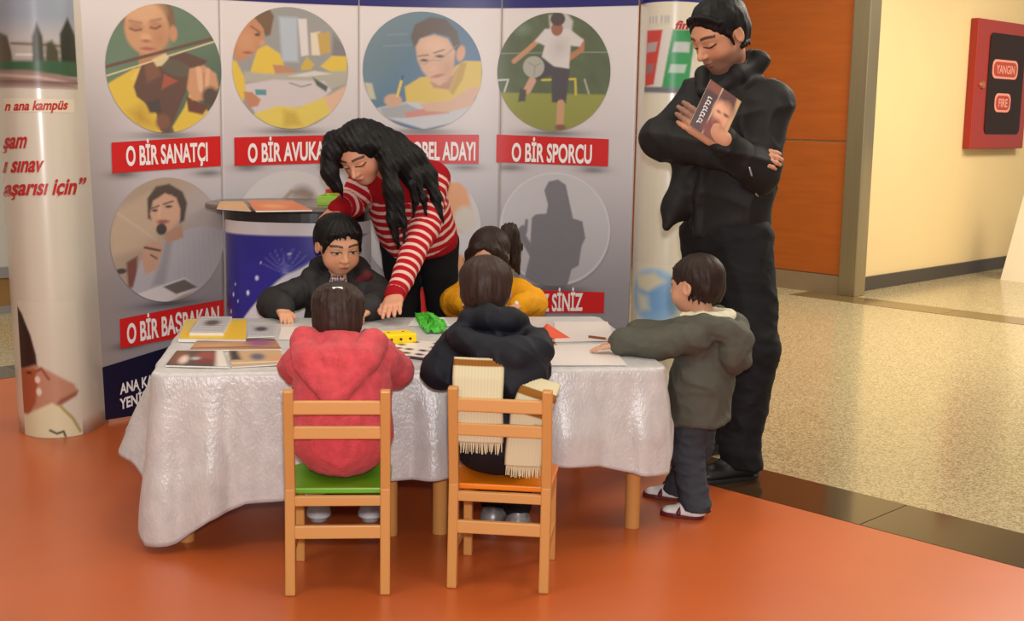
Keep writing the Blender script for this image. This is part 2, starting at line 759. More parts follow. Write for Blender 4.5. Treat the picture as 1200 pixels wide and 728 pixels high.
def letter(s, fn, p0, p1, h, m, parent, name='lettering', bold=0.028, shear=0.0):
    """writes s from baseline-left p0 to baseline-right p1 (surface coords), cap height h; fn maps (n,2) to 3-D"""
    v, f = text_shape(s, bold)
    x0, x1 = v[:, 0].min(), v[:, 0].max()
    t = (v[:, 0] - x0) / (x1 - x0)
    q = np.empty_like(v)
    up = v[:, 1] / 0.70 * h
    q[:, 0] = p0[0] + t * (p1[0] - p0[0]) + shear * up
    q[:, 1] = p0[1] + t * (p1[1] - p0[1]) + up
    return mesh_obj(name, fn(q), f, m, parent)


class Art:
    """flat print evaluated point by point in the print's own drawing coordinates (y down)"""
    def __init__(self, pts, base):
        self.p = np.asarray(pts, float)
        self.c = np.tile(srgb(base), (len(self.p), 1))

    def mix(self, w, col):
        self.c += (srgb(col) - self.c) * np.clip(w, 0, 1)[:, None]
        return self

    def ell(self, cx, cy, rx, ry, col, soft=5, rot=0, a=1.0):
        x = self.p[:, 0] - cx
        y = self.p[:, 1] - cy
        if rot:
            c, s = math.cos(math.radians(rot)), math.sin(math.radians(rot))
            x, y = x * c + y * s, -x * s + y * c
        q = np.sqrt((x / rx) ** 2 + (y / ry) ** 2) + 1e-9
        d = (q - 1) * min(rx, ry)
        return self.mix(a * (0.5 - d / (2 * soft)), col)

    def poly(self, pts, col, soft=4, a=1.0):
        P = np.asarray(pts, float)
        x, y = self.p[:, 0], self.p[:, 1]
        ins = np.zeros(len(x), bool)
        dm = np.full(len(x), 1e9)
        n = len(P)
        for i in range(n):
            ax, ay = P[i]
            bx_, by_ = P[(i + 1) % n]
            ex, ey = bx_ - ax, by_ - ay
            t = np.clip(((x - ax) * ex + (y - ay) * ey) / (ex * ex + ey * ey + 1e-9), 0, 1)
            dm = np.minimum(dm, (x - ax - t * ex) ** 2 + (y - ay - t * ey) ** 2)
            cr = ((ay > y) != (by_ > y)) & (x < ex * (y - ay) / (ey if abs(ey) > 1e-9 else 1e-9) + ax)
            ins ^= cr
        d = np.sqrt(dm) * np.where(ins, -1, 1)
        return self.mix(a * (0.5 - d / (2 * soft)), col)

    def line(self, pts, w, col, soft=2.5, a=1.0):
        x, y = self.p[:, 0], self.p[:, 1]
        dm = np.full(len(x), 1e9)
        for (ax, ay), (bx_, by_) in zip(pts[:-1], pts[1:]):
            ex, ey = bx_ - ax, by_ - ay
            t = np.clip(((x - ax) * ex + (y - ay) * ey) / (ex * ex + ey * ey + 1e-9), 0, 1)
            dm = np.minimum(dm, (x - ax - t * ex) ** 2 + (y - ay - t * ey) ** 2)
        return self.mix(a * (0.5 - (np.sqrt(dm) - w / 2) / (2 * soft)), col)

    def grad(self, x0, y0, x1, y1, col, a=1.0):
        ex, ey = x1 - x0, y1 - y0
        t = ((self.p[:, 0] - x0) * ex + (self.p[:, 1] - y0) * ey) / (ex * ex + ey * ey)
        return self.mix(a * np.clip(t, 0, 1), col)

    def mottle(self, f, amt, seed=1):
        n = lnoise(np.column_stack([self.p, np.zeros(len(self.p))]).astype(np.float32), f, seed)
        self.c *= (1 + amt * n)[:, None]
        return self


def disc_grid(n=136):
    """unit disc covered by an even grid (square folded concentrically onto the disc)"""
    g = np.linspace(-1, 1, n + 1)
    X, Y = np.meshgrid(g, g)
    X, Y = X.ravel(), Y.ravel()
    r = np.maximum(np.abs(X), np.abs(Y))
    big = np.abs(X) > np.abs(Y)
    with np.errstate(divide='ignore', invalid='ignore'):
        ph = np.where(big, math.pi / 4 * Y / X, math.pi / 2 - math.pi / 4 * X / Y)
    ph = np.nan_to_num(ph)
    sg = np.where(big, np.sign(X), np.sign(Y))
    v = np.column_stack([sg * r * np.cos(ph), sg * r * np.sin(ph)])
    f = [(j * (n + 1) + i, j * (n + 1) + i + 1, (j + 1) * (n + 1) + i + 1, (j + 1) * (n + 1) + i) for j in range(n) for i in range(n)]
    return v, f


def rect_grid(x0, x1, y0, y1, nx, ny):
    xs = np.linspace(x0, x1, nx + 1)
    ys = np.linspace(y0, y1, ny + 1)
    v = np.array([(x, y) for y in ys for x in xs])
    f = [(j * (nx + 1) + i, j * (nx + 1) + i + 1, (j + 1) * (nx + 1) + i + 1, (j + 1) * (nx + 1) + i) for j in range(ny) for i in range(nx)]
    return v, f
# ------------------------------------------------------------------ curved pop-up display wall
m_print = mat('laminated_print', attr='Col', rough=0.36, spec=0.45)
m_cap = mat('glossy_laminate', attr='Col', rough=0.34, spec=0.5, coat=1.0, coat_rough=.22)
m_red = mat('red_ribbon_print', (206, 34, 34), rough=0.36, spec=0.45)
m_white = mat('white_print', (240, 236, 234), rough=0.4)
m_navy = mat('navy_print', (38, 34, 108), rough=0.30, spec=0.5)
m_navy2 = mat('dark_navy_print', (16, 17, 48), rough=0.36)
m_redtext = mat('red_text_print', (186, 34, 30), rough=0.4)
NODES = np.array([(-1.76, 5.18), (-1.29, 5.60), (-0.72, 5.88), (-0.07, 5.97), (0.547, 5.80)])
display = empty('display_wall', (-0.6, 5.6, 0))
tag(display, 'curved pop-up exhibition wall printed with round photos and red name ribbons', 'display')
DB = np.array(wl(display))


def curve_pt(N, u):
    u = np.asarray(u, float)
    i = np.clip(np.floor(u).astype(int), 0, len(N) - 2)
    t = (u - i)[:, None]
    E = np.vstack([2 * N[0] - N[1], N, 2 * N[-1] - N[-2]])
    P0, P1, P2, P3 = E[i], E[i + 1], E[i + 2], E[i + 3]
    p = 0.5 * (2 * P1 + (P2 - P0) * t + (2 * P0 - 5 * P1 + 4 * P2 - P3) * t ** 2 + (3 * P1 - P0 - 3 * P2 + P3) * t ** 3)
    d = 0.5 * ((P2 - P0) + 2 * (2 * P0 - 5 * P1 + 4 * P2 - P3) * t + 3 * (3 * P1 - P0 - 3 * P2 + P3) * t ** 2)
    d /= np.linalg.norm(d, axis=1)[:, None]
    return p, np.stack([d[:, 1], -d[:, 0]], 1)      # point, normal towards the viewer


def on_curve(N, off, base=None):
    def fn(q):
        q = np.asarray(q, float)
        p, n = curve_pt(N, q[:, 0])
        w = p + n * off
        return np.column_stack([w, q[:, 1]]) - (DB if base is None else base)
    return fn


W = 0.642   # width of one panel
ROW1 = [(0.588, 1.492), (1.503, 1.514), (2.445, 1.519), (3.39, 1.523)]
ROW2 = [(0.583, 0.765), (1.500, 0.790), (2.450, 0.795), (3.424, 0.797)]
RAD = 0.268
TOPZ = 2.24
panels = []
for i in range(4):
    v, f = rect_grid(i + 0.003, i + 0.997, 0.015, TOPZ, 54, 170)
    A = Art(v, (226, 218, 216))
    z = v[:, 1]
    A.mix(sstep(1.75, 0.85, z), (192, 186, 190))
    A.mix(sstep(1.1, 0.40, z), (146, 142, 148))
    A.mix(sstep(0.5, 0.0, (v[:, 0])) * sstep(1.9, 0.9, z) * 0.8, (150, 138, 132))  # brownish shade beside the left end cap, painted into the panel colour
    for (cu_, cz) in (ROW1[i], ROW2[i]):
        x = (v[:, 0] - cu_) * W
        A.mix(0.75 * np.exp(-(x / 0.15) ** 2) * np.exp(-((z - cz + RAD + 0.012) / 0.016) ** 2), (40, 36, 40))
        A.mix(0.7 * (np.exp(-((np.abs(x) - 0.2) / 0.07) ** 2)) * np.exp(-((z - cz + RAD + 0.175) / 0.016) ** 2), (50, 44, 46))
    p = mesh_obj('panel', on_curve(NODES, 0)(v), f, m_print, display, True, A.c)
    p['label'] = 'flat printed panel of the curved display wall'
    sol = p.modifiers.new('sheet', 'SOLIDIFY')
    sol.thickness = 0.004
    sol.offset = -1
    panels.append(p)
    # navy header and footer bands
    v, f = rect_grid(i + 0.004, i + 0.996, 0, 1, 30, 4)
    hz = np.interp(v[:, 0], [0, 1, 4], [1.775, 1.796, 1.819])
    q = np.column_stack([v[:, 0], hz + (TOPZ - hz) * v[:, 1]])
    mesh_obj('header_band', on_curve(NODES, 0.0025)(q), f, m_navy, p, True)
    fz = np.interp(v[:, 0], [0, 0.6, 2, 4], [0.235, 0.30, 0.34, 0.33])
    q = np.column_stack([v[:, 0], 0.015 + (fz - 0.015) * v[:, 1]])
    mesh_obj('footer_band', on_curve(NODES, 0.0025)(q), f, m_navy2, p, True)


def photo(i, cu_, cz, painter, cx, cy, rx, ry, rad=RAD):
    """round photo print; painter draws in coordinates where the disc is centred at cx,cy with radii rx,ry"""
    v, f = disc_grid()
    A = painter(np.column_stack([cx + v[:, 0] * rx, cy - v[:, 1] * ry]))
    q = np.column_stack([cu_ + v[:, 0] * rad / W, cz + v[:, 1] * rad])
    A.c += (srgb((206, 196, 188)) - A.c) * 0.10
    return mesh_obj('round_photo', on_curve(NODES, 0.003)(q), f, m_print, panels[i], True, A.c)


SK, SKD, YEL, YELD = (206, 150, 108), (166, 104, 70), (226, 192, 52), (188, 148, 28)


def art_violin(p):
    A = Art(p, (92, 122, 96)).mottle(0.02, 0.12, 3)
    A.grad(350, 300, 600, 500, (58, 84, 70))
    A.poly([(150, 60), (170, 20), (260, -30), (350, -20), (400, 50), (405, 130), (390, 170), (340, 90), (170, 80), (160, 190)], (122, 88, 56))
    A.ell(394, 165, 20, 40, (200, 140, 98))
    A.poly([(230, 260), (340, 240), (360, 330), (220, 350)], (186, 128, 88))
    A.ell(268, 150, 108, 128, SK, 8)
    A.ell(255, 60, 90, 62, (222, 170, 126), 25)
    A.ell(330, 190, 40, 60, (188, 128, 88), 25, a=.7)
    A.line([(185, 116), (240, 122)], 8, (150, 100, 66), 6)
    A.line([(285, 110), (335, 96)], 8, (150, 100, 66), 6)
    A.ell(214, 140, 30, 16, (186, 128, 90), 8)
    A.ell(308, 126, 30, 16, (186, 128, 90), 8)
    A.line([(188, 154), (212, 162), (240, 154)], 9, (92, 54, 36), 5)
    A.line([(285, 142), (310, 146), (332, 132)], 9, (92, 54, 36), 5)
    A.ell(262, 195, 24, 20, (226, 168, 126), 10)
    A.ell(262, 210, 20, 7, (150, 88, 60), 5)
    A.ell(270, 248, 36, 9, (176, 92, 78), 4)
    A.poly([(60, 440), (120, 400), (200, 350), (250, 340), (330, 660), (300, 700), (120, 640)], YEL, 5)
    A.poly([(160, 560), (240, 520), (310, 650), (200, 640)], YELD, 20, .6)
    A.poly([(180, 400), (240, 330), (300, 320), (230, 430)], (232, 200, 90), 6)
    A.poly([(380, 640), (440, 540), (470, 460), (560, 560), (520, 660), (400, 700)], YEL, 5)
    A.poly([(450, 480), (560, 530), (530, 575), (460, 560)], (96, 40, 28), 5)
    A.poly([(236, 330), (330, 300), (450, 255), (560, 295), (500, 360), (440, 480), (400, 580), (360, 670), (320, 660), (300, 560), (210, 490), (196, 440)], (88, 52, 40), 5)
    A.poly([(250, 330), (310, 310), (330, 380), (260, 420)], (122, 74, 50), 8)
    A.poly([(345, 372), (412, 405), (330, 450)], (164, 74, 44), 5)
    A.poly([(250, 520), (320, 500), (330, 570), (270, 570)], (52, 42, 44), 8)
    A.ell(405, 340, 78, 40, (84, 78, 60), 6, 15)
    A.ell(335, 615, 36, 40, (120, 72, 48), 10)
    A.poly([(288, 300), (355, 265), (370, 290), (335, 330), (310, 335)], (222, 200, 150), 5)
    A.line([(60, 350), (620, 168)], 16, (96, 62, 46), 3)
    A.line([(60, 395), (620, 185)], 7, (224, 206, 158), 2.5)
    A.poly([(455, 440), (470, 340), (540, 318), (600, 360), (612, 430), (560, 500), (480, 500)], SK, 6)
    A.line([(515, 340), (525, 445)], 26, (226, 178, 138), 6)
    A.line([(560, 345), (552, 440)], 22, (222, 170, 130), 6)
    A.line([(540, 360), (538, 450)], 4, SKD, 3)
    A.ell(570, 480, 40, 50, (70, 50, 42), 10)
    return A


def art_class(p):
    A = Art(p, (150, 150, 148)).mottle(0.012, .06, 5)
    A.poly([(285, 90), (380, 90), (385, 330), (300, 330)], (178, 190, 202), 10)
    A.poly([(385, 95), (430, 95), (440, 290), (400, 300)], (222, 214, 212), 5)
    A.poly([(450, 170), (500, 160), (500, 290), (455, 290)], (228, 214, 190), 5)
    A.poly([(485, 170), (550, 160), (555, 270), (500, 285)], (196, 160, 70), 5)
    A.poly([(570, 170), (640, 250), (640, 300), (560, 300)], (120, 118, 120), 10)
    A.poly([(130, 400), (170, 270), (220, 245), (290, 290), (310, 350), (250, 430)], YEL, 5)
    A.poly([(250, 350), (300, 350), (380, 380), (330, 410), (270, 420)], (190, 130, 90), 5)
    A.poly([(400, 350), (430, 300), (470, 340), (450, 370), (400, 375)], (204, 174, 60), 6)
    A.poly([(500, 350), (560, 290), (640, 290), (640, 400), (560, 380)], YEL, 5)
    A.poly([(100, 390), (220, 400), (640, 370), (640, 440), (560, 470), (240, 440), (100, 450)], (176, 172, 158), 8)
    A.poly([(330, 410), (470, 375), (560, 390), (420, 410)], (216, 208, 200), 5)
    A.poly([(100, 460), (250, 430), (520, 430), (560, 480), (480, 560), (160, 620), (110, 540)], (208, 196, 198), 6)
    A.poly([(155, 485), (215, 485), (215, 515), (160, 515)], (70, 140, 150), 4)
    A.poly([(460, 410), (540, 460), (530, 490), (480, 455)], (60, 80, 70), 5)
    A.line([(340, 445), (400, 465), (450, 450)], 6, (110, 110, 112), 4)
    A.poly([(30, 250), (60, 150), (130, 70), (230, 40), (260, 90), (240, 190), (215, 200), (190, 140), (150, 110), (90, 160)], (110, 78, 46), 6)
    A.poly([(40, 300), (60, 200), (110, 120), (160, 105), (205, 160), (205, 215), (175, 270), (130, 310), (70, 340)], (196, 132, 88), 6)
    A.ell(110, 230, 50, 60, (206, 146, 102), 25)
    A.line([(140, 150), (185, 180)], 8, (100, 64, 40), 4)
    A.ell(172, 192, 14, 8, (70, 44, 34), 4)
    A.ell(196, 235, 14, 16, (210, 148, 110), 6)
    A.ell(120, 290, 24, 8, (168, 84, 66), 4)
    A.poly([(20, 320), (60, 340), (100, 420), (105, 500), (90, 560), (40, 480)], YEL, 5)
    A.poly([(95, 500), (140, 500), (185, 540), (170, 575), (120, 585)], (190, 126, 86), 5)
    A.poly([(140, 620), (280, 570), (380, 580), (540, 510), (570, 600), (400, 700), (240, 690)], (224, 200, 80), 6)
    A.poly([(300, 590), (370, 600), (410, 680), (300, 690)], (200, 170, 50), 12, .7)
    A.poly([(520, 520), (640, 450), (640, 560), (560, 620)], (224, 180, 150), 8)
    return A


def art_writer(p):
    A = Art(p, (72, 116, 140)).mottle(0.015, .08, 7)
    A.grad(350, 250, 100, 60, (112, 134, 140))
    A.line([(160, 190), (260, 180)], 6, (150, 160, 160), 5, .5)
    A.line([(140, 250), (280, 240)], 5, (150, 160, 160), 5, .5)
    A.grad(450, 100, 660, 300, (66, 110, 150))
    A.poly([(250, 470), (330, 415), (430, 400), (560, 320), (650, 320), (650, 500), (480, 560), (260, 560)], (216, 186, 72), 5)
    A.poly([(480, 490), (540, 330), (570, 330), (550, 420), (500, 510)], (186, 150, 50), 6)
    A.poly([(380, 440), (500, 400), (540, 330), (480, 480), (400, 470)], (178, 130, 96), 6)
    A.poly([(280, 200), (300, 130), (380, 85), (460, 95), (520, 160), (535, 240), (510, 270), (480, 190), (400, 170), (320, 210), (310, 280)], (84, 72, 64), 6)
    A.ell(538, 280, 22, 44, (214, 158, 124), 5, 10)
    A.poly([(305, 250), (330, 205), (400, 180), (470, 200), (510, 270), (500, 350), (470, 430), (430, 460), (390, 440), (340, 380), (315, 320)], (214, 172, 144), 7)
    A.ell(400, 240, 60, 40, (226, 186, 158), 20)
    A.ell(470, 370, 40, 60, (196, 148, 118), 20, a=.6)
    A.line([(320, 300), (370, 292)], 7, (110, 86, 72), 4)
    A.line([(400, 280), (450, 262)], 7, (110, 86, 72), 4)
    A.ell(350, 322, 20, 8, (80, 64, 58), 4)
    A.ell(430, 298, 22, 8, (80, 64, 58), 4)
    A.line([(320, 330), (350, 345), (378, 325), (395, 318), (430, 322), (460, 290), (520, 235)], 4, (150, 140, 136), 2)
    A.ell(396, 365, 22, 16, (222, 176, 148), 8)
    A.ell(420, 405, 34, 9, (184, 112, 102), 4, -15)
    A.poly([(40, 450), (80, 455), (100, 540), (60, 540)], (196, 190, 160), 6)
    A.poly([(100, 590), (260, 550), (450, 560), (620, 540), (560, 650), (350, 700), (150, 640)], (196, 198, 204), 6)
    A.poly([(120, 590), (260, 560), (340, 600), (250, 640), (150, 640)], (158, 162, 168), 6)
    A.poly([(250, 610), (420, 570), (480, 590), (480, 610), (260, 640)], (200, 130, 120), 5)
    A.poly([(330, 560), (480, 540), (600, 460), (640, 470), (600, 570), (470, 605), (360, 600)], (212, 170, 142), 6)
    A.ell(190, 545, 46, 36, (206, 160, 130), 6)
    A.line([(212, 520), (235, 430)], 14, (224, 196, 60), 3)
    A.line([(236, 428), (240, 412)], 14, (40, 70, 130), 3)
    return A


def art_player(p):
    A = Art(p, (72, 92, 56)).mottle(0.03, .25, 9).mottle(0.08, .15, 2)
    A.ell(170, 150, 40, 30, (120, 140, 120), 20, a=.6)
    A.line([(30, 285), (180, 280), (500, 275), (660, 275)], 6, (150, 158, 140), 3, .7)
    A.poly([(0, 495), (700, 500), (700, 800), (0, 800)], (142, 146, 52), 6)
    A.grad(340, 520, 340, 700, (128, 134, 48), .6)
    A.line([(30, 430), (95, 425), (75, 490)], 9, (206, 208, 200), 3)
    A.line([(280, 425), (460, 418), (465, 500)], 12, (206, 186, 60), 3)
    A.line([(510, 420), (535, 495)], 8, (180, 182, 160), 3)
    A.poly([(310, 80), (400, 60), (440, 110), (430, 200), (320, 180)], (198, 194, 190), 8)
    A.line([(250, 215), (190, 270), (125, 325)], 26, (198, 140, 102), 4)
    A.line([(490, 215), (490, 260), (420, 310)], 28, (186, 116, 78), 4)
    A.poly([(235, 215), (290, 150), (420, 150), (500, 210), (480, 245), (430, 240), (425, 365), (350, 360), (275, 300), (290, 240)], (216, 208, 206), 5)
    A.ell(370, 250, 50, 60, (196, 188, 186), 20, 20, a=.6)
    A.poly([(270, 300), (340, 350), (430, 365), (412, 550), (335, 545), (330, 400), (240, 430), (215, 400)], (52, 52, 64), 5)
    A.line([(225, 430), (200, 480)], 42, (206, 160, 136), 5)
    A.poly([(160, 470), (195, 480), (190, 540), (150, 545)], (64, 60, 60), 5)
    A.line([(385, 550), (382, 660)], 40, (200, 148, 108), 5)
    A.ell(385, 680, 30, 16, (120, 70, 54), 5)
    A.ell(232, 355, 58, 58, (172, 172, 160), 4)
    A.line([(200, 330), (240, 350), (270, 335)], 5, (140, 140, 130), 3)
    A.line([(240, 350), (235, 400)], 5, (140, 140, 130), 3)
    A.ell(355, 150, 32, 38, (150, 90, 62), 4)
    A.ell(358, 98, 40, 36, (56, 48, 42), 4)
    return A


def art_speaker(p):
    A = Art(p, (168, 146, 126)).mottle(0.01, .05, 4)
    A.poly([(60, 200), (200, 120), (260, 400), (20, 430), (20, 300)], (186, 162, 136), 20)
    A.line([(60, 220), (220, 360)], 8, (206, 188, 168), 8, .6)
    A.ell(450, 250, 130, 160, (172, 162, 158), 60)
    A.poly([(90, 470), (140, 440), (130, 600), (95, 600)], (112, 50, 38), 6)
    A.ell(66, 512, 24, 14, (40, 34, 34), 4)
    A.poly([(110, 620), (150, 470), (260, 370), (330, 330), (440, 300), (540, 330), (560, 560), (420, 660), (160, 660)], (176, 172, 180), 6)
    A.poly([(200, 600), (240, 480), (260, 380), (300, 370), (260, 600)], (150, 146, 154), 12)
    for x in range(320, 540, 24):
        A.line([(x, 330), (x + 10, 600)], 3, (162, 158, 168), 3, .6)
    A.poly([(260, 330), (345, 290), (350, 360), (270, 385)], (178, 134, 108), 6)
    A.poly([(190, 250), (190, 150), (230, 90), (290, 78), (350, 120), (370, 180), (355, 270), (335, 285), (330, 200), (300, 135), (220, 160), (205, 260)], (52, 38, 32), 6)
    A.poly([(200, 230), (215, 165), (270, 125), (320, 150), (338, 210), (335, 260), (300, 310), (260, 335), (225, 310)], (204, 158, 130), 6)
    A.line([(208, 200), (240, 190)], 8, (70, 48, 38), 4)
    A.line([(262, 182), (305, 168)], 8, (70, 48, 38), 4)
    A.ell(222, 212, 14, 7, (50, 36, 32), 3)
    A.ell(285, 195, 16, 7, (50, 36, 32), 3)
    A.line([(245, 200), (240, 245)], 10, (218, 170, 142), 6)
    A.ell(258, 272, 28, 11, (150, 80, 72), 4)
    A.ell(250, 310, 24, 30, (30, 26, 28), 4)
    A.poly([(165, 390), (215, 370), (260, 390), (245, 450), (220, 520), (170, 540), (160, 470)], (196, 150, 124), 6)
    A.line([(175, 400), (240, 420)], 12, (70, 48, 44), 4)
    A.line([(200, 440), (225, 460)], 8, (70, 48, 44), 4)
    A.poly([(120, 640), (350, 570), (415, 630), (300, 680), (200, 720), (130, 660)], (214, 208, 210), 4)
    A.poly([(250, 610), (350, 580), (412, 628), (310, 655)], (92, 84, 80), 4)
    return A


def art_plain(p):
    A = Art(p, (206, 200, 200)).mottle(.01, .03)
    A.ell(380, 170, 60, 70, (110, 92, 84), 20)
    A.ell(330, 260, 150, 120, (196, 186, 184), 30)
    A.line([(250, 200), (330, 120), (420, 130)], 12, (150, 120, 100), 8)
    return A


def art_orange(p):
    A = Art(p, (202, 200, 206)).mottle(.01, .03)
    A.poly([(420, 60), (520, 60), (560, 240), (500, 330), (420, 300)], (222, 150, 92), 10)
    A.poly([(420, 480), (470, 430), (620, 520), (560, 600), (430, 560)], (216, 146, 92), 10)
    A.ell(520, 260, 60, 70, (206, 196, 186), 15)
    A.poly([(0, 300), (300, 300), (300, 700), (0, 700)], (190, 186, 190), 30)
    return A


def art_silhouette(p):
    A = Art(p, (196, 193, 199))
    A.grad(560, 200, 560, 480, (176, 173, 180))
    d = np.sqrt(((p[:, 0] - 562) / 205) ** 2 + ((p[:, 1] - 270) / 222) ** 2)
    A.mix(np.clip(1 - np.abs(d - 0.985) / 0.018, 0, 1), (214, 211, 216))
    G = (110, 109, 119)
    A.poly([(470, 385), (475, 230), (490, 215), (530, 210), (535, 175), (520, 120), (535, 85), (570, 75), (600, 95), (615, 160), (630, 225), (665, 235), (678, 300), (665, 330), (655, 410), (630, 425), (610, 510), (450, 480)], G, 3)
    A.poly([(420, 280), (440, 258), (448, 262), (452, 235), (462, 236), (460, 280), (455, 300), (485, 350), (475, 390), (435, 320)], G, 3)
    return A


photo(0, *ROW1[0], art_violin, 347, 345, 279, 325)
photo(1, *ROW1[1], art_class, 342, 366, 304, 330)
photo(2, *ROW1[2], art_writer, 341, 380, 310, 322)
photo(3, *ROW1[3], art_player, 341, 382, 306, 318)
photo(0, *ROW2[0], art_speaker, 278, 368, 255, 322)
photo(1, *ROW2[1], art_plain, 330, 280, 250, 250)
photo(2, *ROW2[2], art_orange, 300, 300, 300, 300)
photo(3, *ROW2[3], art_silhouette, 562, 272, 207, 225)

SURF4 = on_curve(NODES, 0.004)
SURF5 = on_curve(NODES, 0.0055)


def ribbon(i, u0, zt0, zb0, u1, zt1, zb1, txt, t0, t1, h, **kw):
    v, f = rect_grid(0, 1, 0, 1, 24, 2)
    u = u0 + v[:, 0] * (u1 - u0)
    zt = zt0 + v[:, 0] * (zt1 - zt0)
    zb = zb0 + v[:, 0] * (zb1 - zb0)
    mesh_obj('name_ribbon', SURF4(np.column_stack([u, zb + (zt - zb) * v[:, 1]])), f, m_red, panels[i], True)
    if txt:
        letter(txt, SURF5, t0, t1, h, m_white, panels[i], **kw)


ribbon(0, 0.194, 1.183, 1.056, 0.99, 1.211, 1.080, 'O BİR SANATÇI', (0.293, 1.088), (0.892, 1.104), 0.078)
ribbon(1, 1.09, 1.205, 1.080, 1.905, 1.222, 1.094, 'O BİR AVUKAT', (1.188, 1.097), (1.80, 1.111), 0.080)
ribbon(2, 2.03, 1.222, 1.092, 2.846, 1.231, 1.095, 'O BİR NOBEL ADAYI', (2.08, 1.108), (2.822, 1.113), 0.082)
ribbon(3, 2.974, 1.233, 1.104, 3.81, 1.223, 1.098, 'O BİR SPORCU', (3.09, 1.112), (3.69, 1.112), 0.082)
ribbon(0, 0.214, 0.442, 0.315, 0.992, 0.485, 0.345, 'O BİR BAŞBAKAN', (0.262, 0.334), (0.955, 0.375), 0.082)
ribbon(1, 1.09, 0.49, 0.36, 1.905, 0.50, 0.37, '', None, None, 0)
ribbon(2, 2.03, 0.505, 0.38, 2.96, 0.50, 0.38, 'Öyle', (2.55, 0.41), (2.70, 0.42), 0.06, shear=0.3)
ribbon(3, 2.975, 0.50, 0.385, 3.81, 0.515, 0.416, 'SİZ SİNİZ', (3.265, 0.403), (3.652, 0.424), 0.080)
letter('ANA KAMPÜS', SURF5, (0.20, 0.118), (0.60, 0.153), 0.045, m_white, panels[0])
letter('YENİŞ', SURF5, (0.195, 0.052), (0.40, 0.072), 0.045, m_white, panels[0])

# ---- rounded end caps of the display
CAPL = np.array([(-1.712, 5.245), (-1.735, 5.06), (-1.81, 4.975), (-1.91, 4.968), (-2.005, 5.045), (-2.06, 5.17), (-2.05, 5.33)])
CAPR = np.array([(0.552, 5.795), (0.575, 5.69), (0.635, 5.615), (0.72, 5.60), (0.80, 5.65), (0.845, 5.75), (0.84, 5.86)])


def cap_uv(N, px, py):
    lean = LEAN if N is CAPL else 0.0
    """where the sight line through a photo point meets the front of the cap"""
    d = ray(px, py)
    u = np.linspace(0, len(N) - 1, 1200)
    p, n = curve_pt(N, u)
    g = p[:, 0] + lean * (CAM_H + d[2] * p[:, 1] / d[1]) - p[:, 1] * d[0] / d[1]
    k = np.nonzero(g[:-1] * g[1:] <= 0)[0]
    if len(k) == 0:
        k = np.array([np.abs(g).argmin()])
    k = min(k, key=lambda j: p[j, 1])
    return float(u[k]), float(CAM_H + d[2] * p[k, 1] / d[1])


def cap_surface(N, off, lean, sg=-1):
    def fn(q):
        q = np.asarray(q, float)
        p, n = curve_pt(N, q[:, 0])
        w = p + n * (off * sg)
        return np.column_stack([w[:, 0] + lean * q[:, 1], w[:, 1], q[:, 1]]) - DB
    return fn


LEAN = -0.020
CL0, CL1, CL2 = (cap_surface(CAPL, o, LEAN) for o in (0, 0.0012, 0.0024))
CR0, CR1, CR2 = (cap_surface(CAPR, o, 0.0, 1) for o in (0, 0.0012, 0.0024))


def px_grid(N, px, py):
    return np.array([cap_uv(N, a, b) for a, b in zip(px, py)])


def cap(N, C0, base, label):
    v, f = rect_grid(0, len(N) - 1, 0.0, TOPZ, 60, 30)
    A = Art(v, base)
    o = mesh_obj('end_cap', C0(v), [q[::-1] for q in f] if N is CAPL else f, m_cap, display, True, A.c)
    o['label'] = label
    s = o.modifiers.new('sheet', 'SOLIDIFY')
    s.thickness = 0.004
    s.offset = -1
    return o


capL = cap(CAPL, CL0, (214, 205, 186), 'cream rounded end of the display wall with red lettering')
capR = cap(CAPR, CR0, (222, 212, 190), 'cream rounded end of the display wall with a globe picture')
# navy top band on the right end
v, f = rect_grid(0, len(CAPR) - 1, 1.822, TOPZ, 60, 3)
mesh_obj('header_band', CR1(v), [q[::-1] for q in f], m_navy, capR, True)


def cap_print(N, C, x0, x1, y0, y1, nx, ny, painter, parent, name, lean=0.0):
    """rectangular print given by its outline in the photo"""
    ua, za = cap_uv(N, x0 - lean * 0, y0)
    ub, zb = cap_uv(N, x1, y1)
    v, f = rect_grid(0, 1, 0, 1, nx, ny)
    u = ub + (1 - v[:, 0]) * (ua - ub)
    z = zb + v[:, 1] * (za - zb)
    A = painter(np.column_stack([x0 + v[:, 0] * (x1 - x0), y1 + v[:, 1] * (y0 - y1)]))
    return mesh_obj(name, C(np.column_stack([u, z])), f, m_print, parent, True, A.c)


def art_campus(p):
    A = Art(p, (150, 158, 170))
    A.grad(40, 20, 40, 60, (196, 186, 180))
    A.poly([(-40, 45), (0, 36), (20, 44), (28, 75), (-40, 80)], (92, 78, 62), 2)
    A.poly([(25, 50), (60, 48), (88, 52), (88, 80), (25, 76)], (176, 168, 160), 2)
    A.line([(25, 53), (88, 55)], 3, (120, 104, 92), 1)
    A.line([(30, 66), (84, 66)], 3, (210, 204, 198), 1)
    A.poly([(46, 80), (47, 45), (52, 28), (57, 44), (58, 80)], (62, 62, 44), 1.5)
    A.poly([(73, 90), (74, 40), (83, 20), (91, 40), (92, 90)], (50, 52, 38), 1.5)
    A.poly([(58, 75), (60, 52), (66, 48), (72, 60), (73, 80)], (76, 72, 52), 2)
    A.poly([(-40, 74), (92, 72), (92, 90), (-40, 88)], (58, 92, 62), 2)
    A.poly([(-40, 84), (40, 84), (92, 92), (92, 104), (-40, 104)], (150, 122, 112), 2)
    A.line([(-30, 88), (50, 92), (92, 100)], 3, (196, 170, 158), 1.5)
    A.line([(-30, 97), (92, 98)], 3, (110, 84, 80), 1.5)
    return A


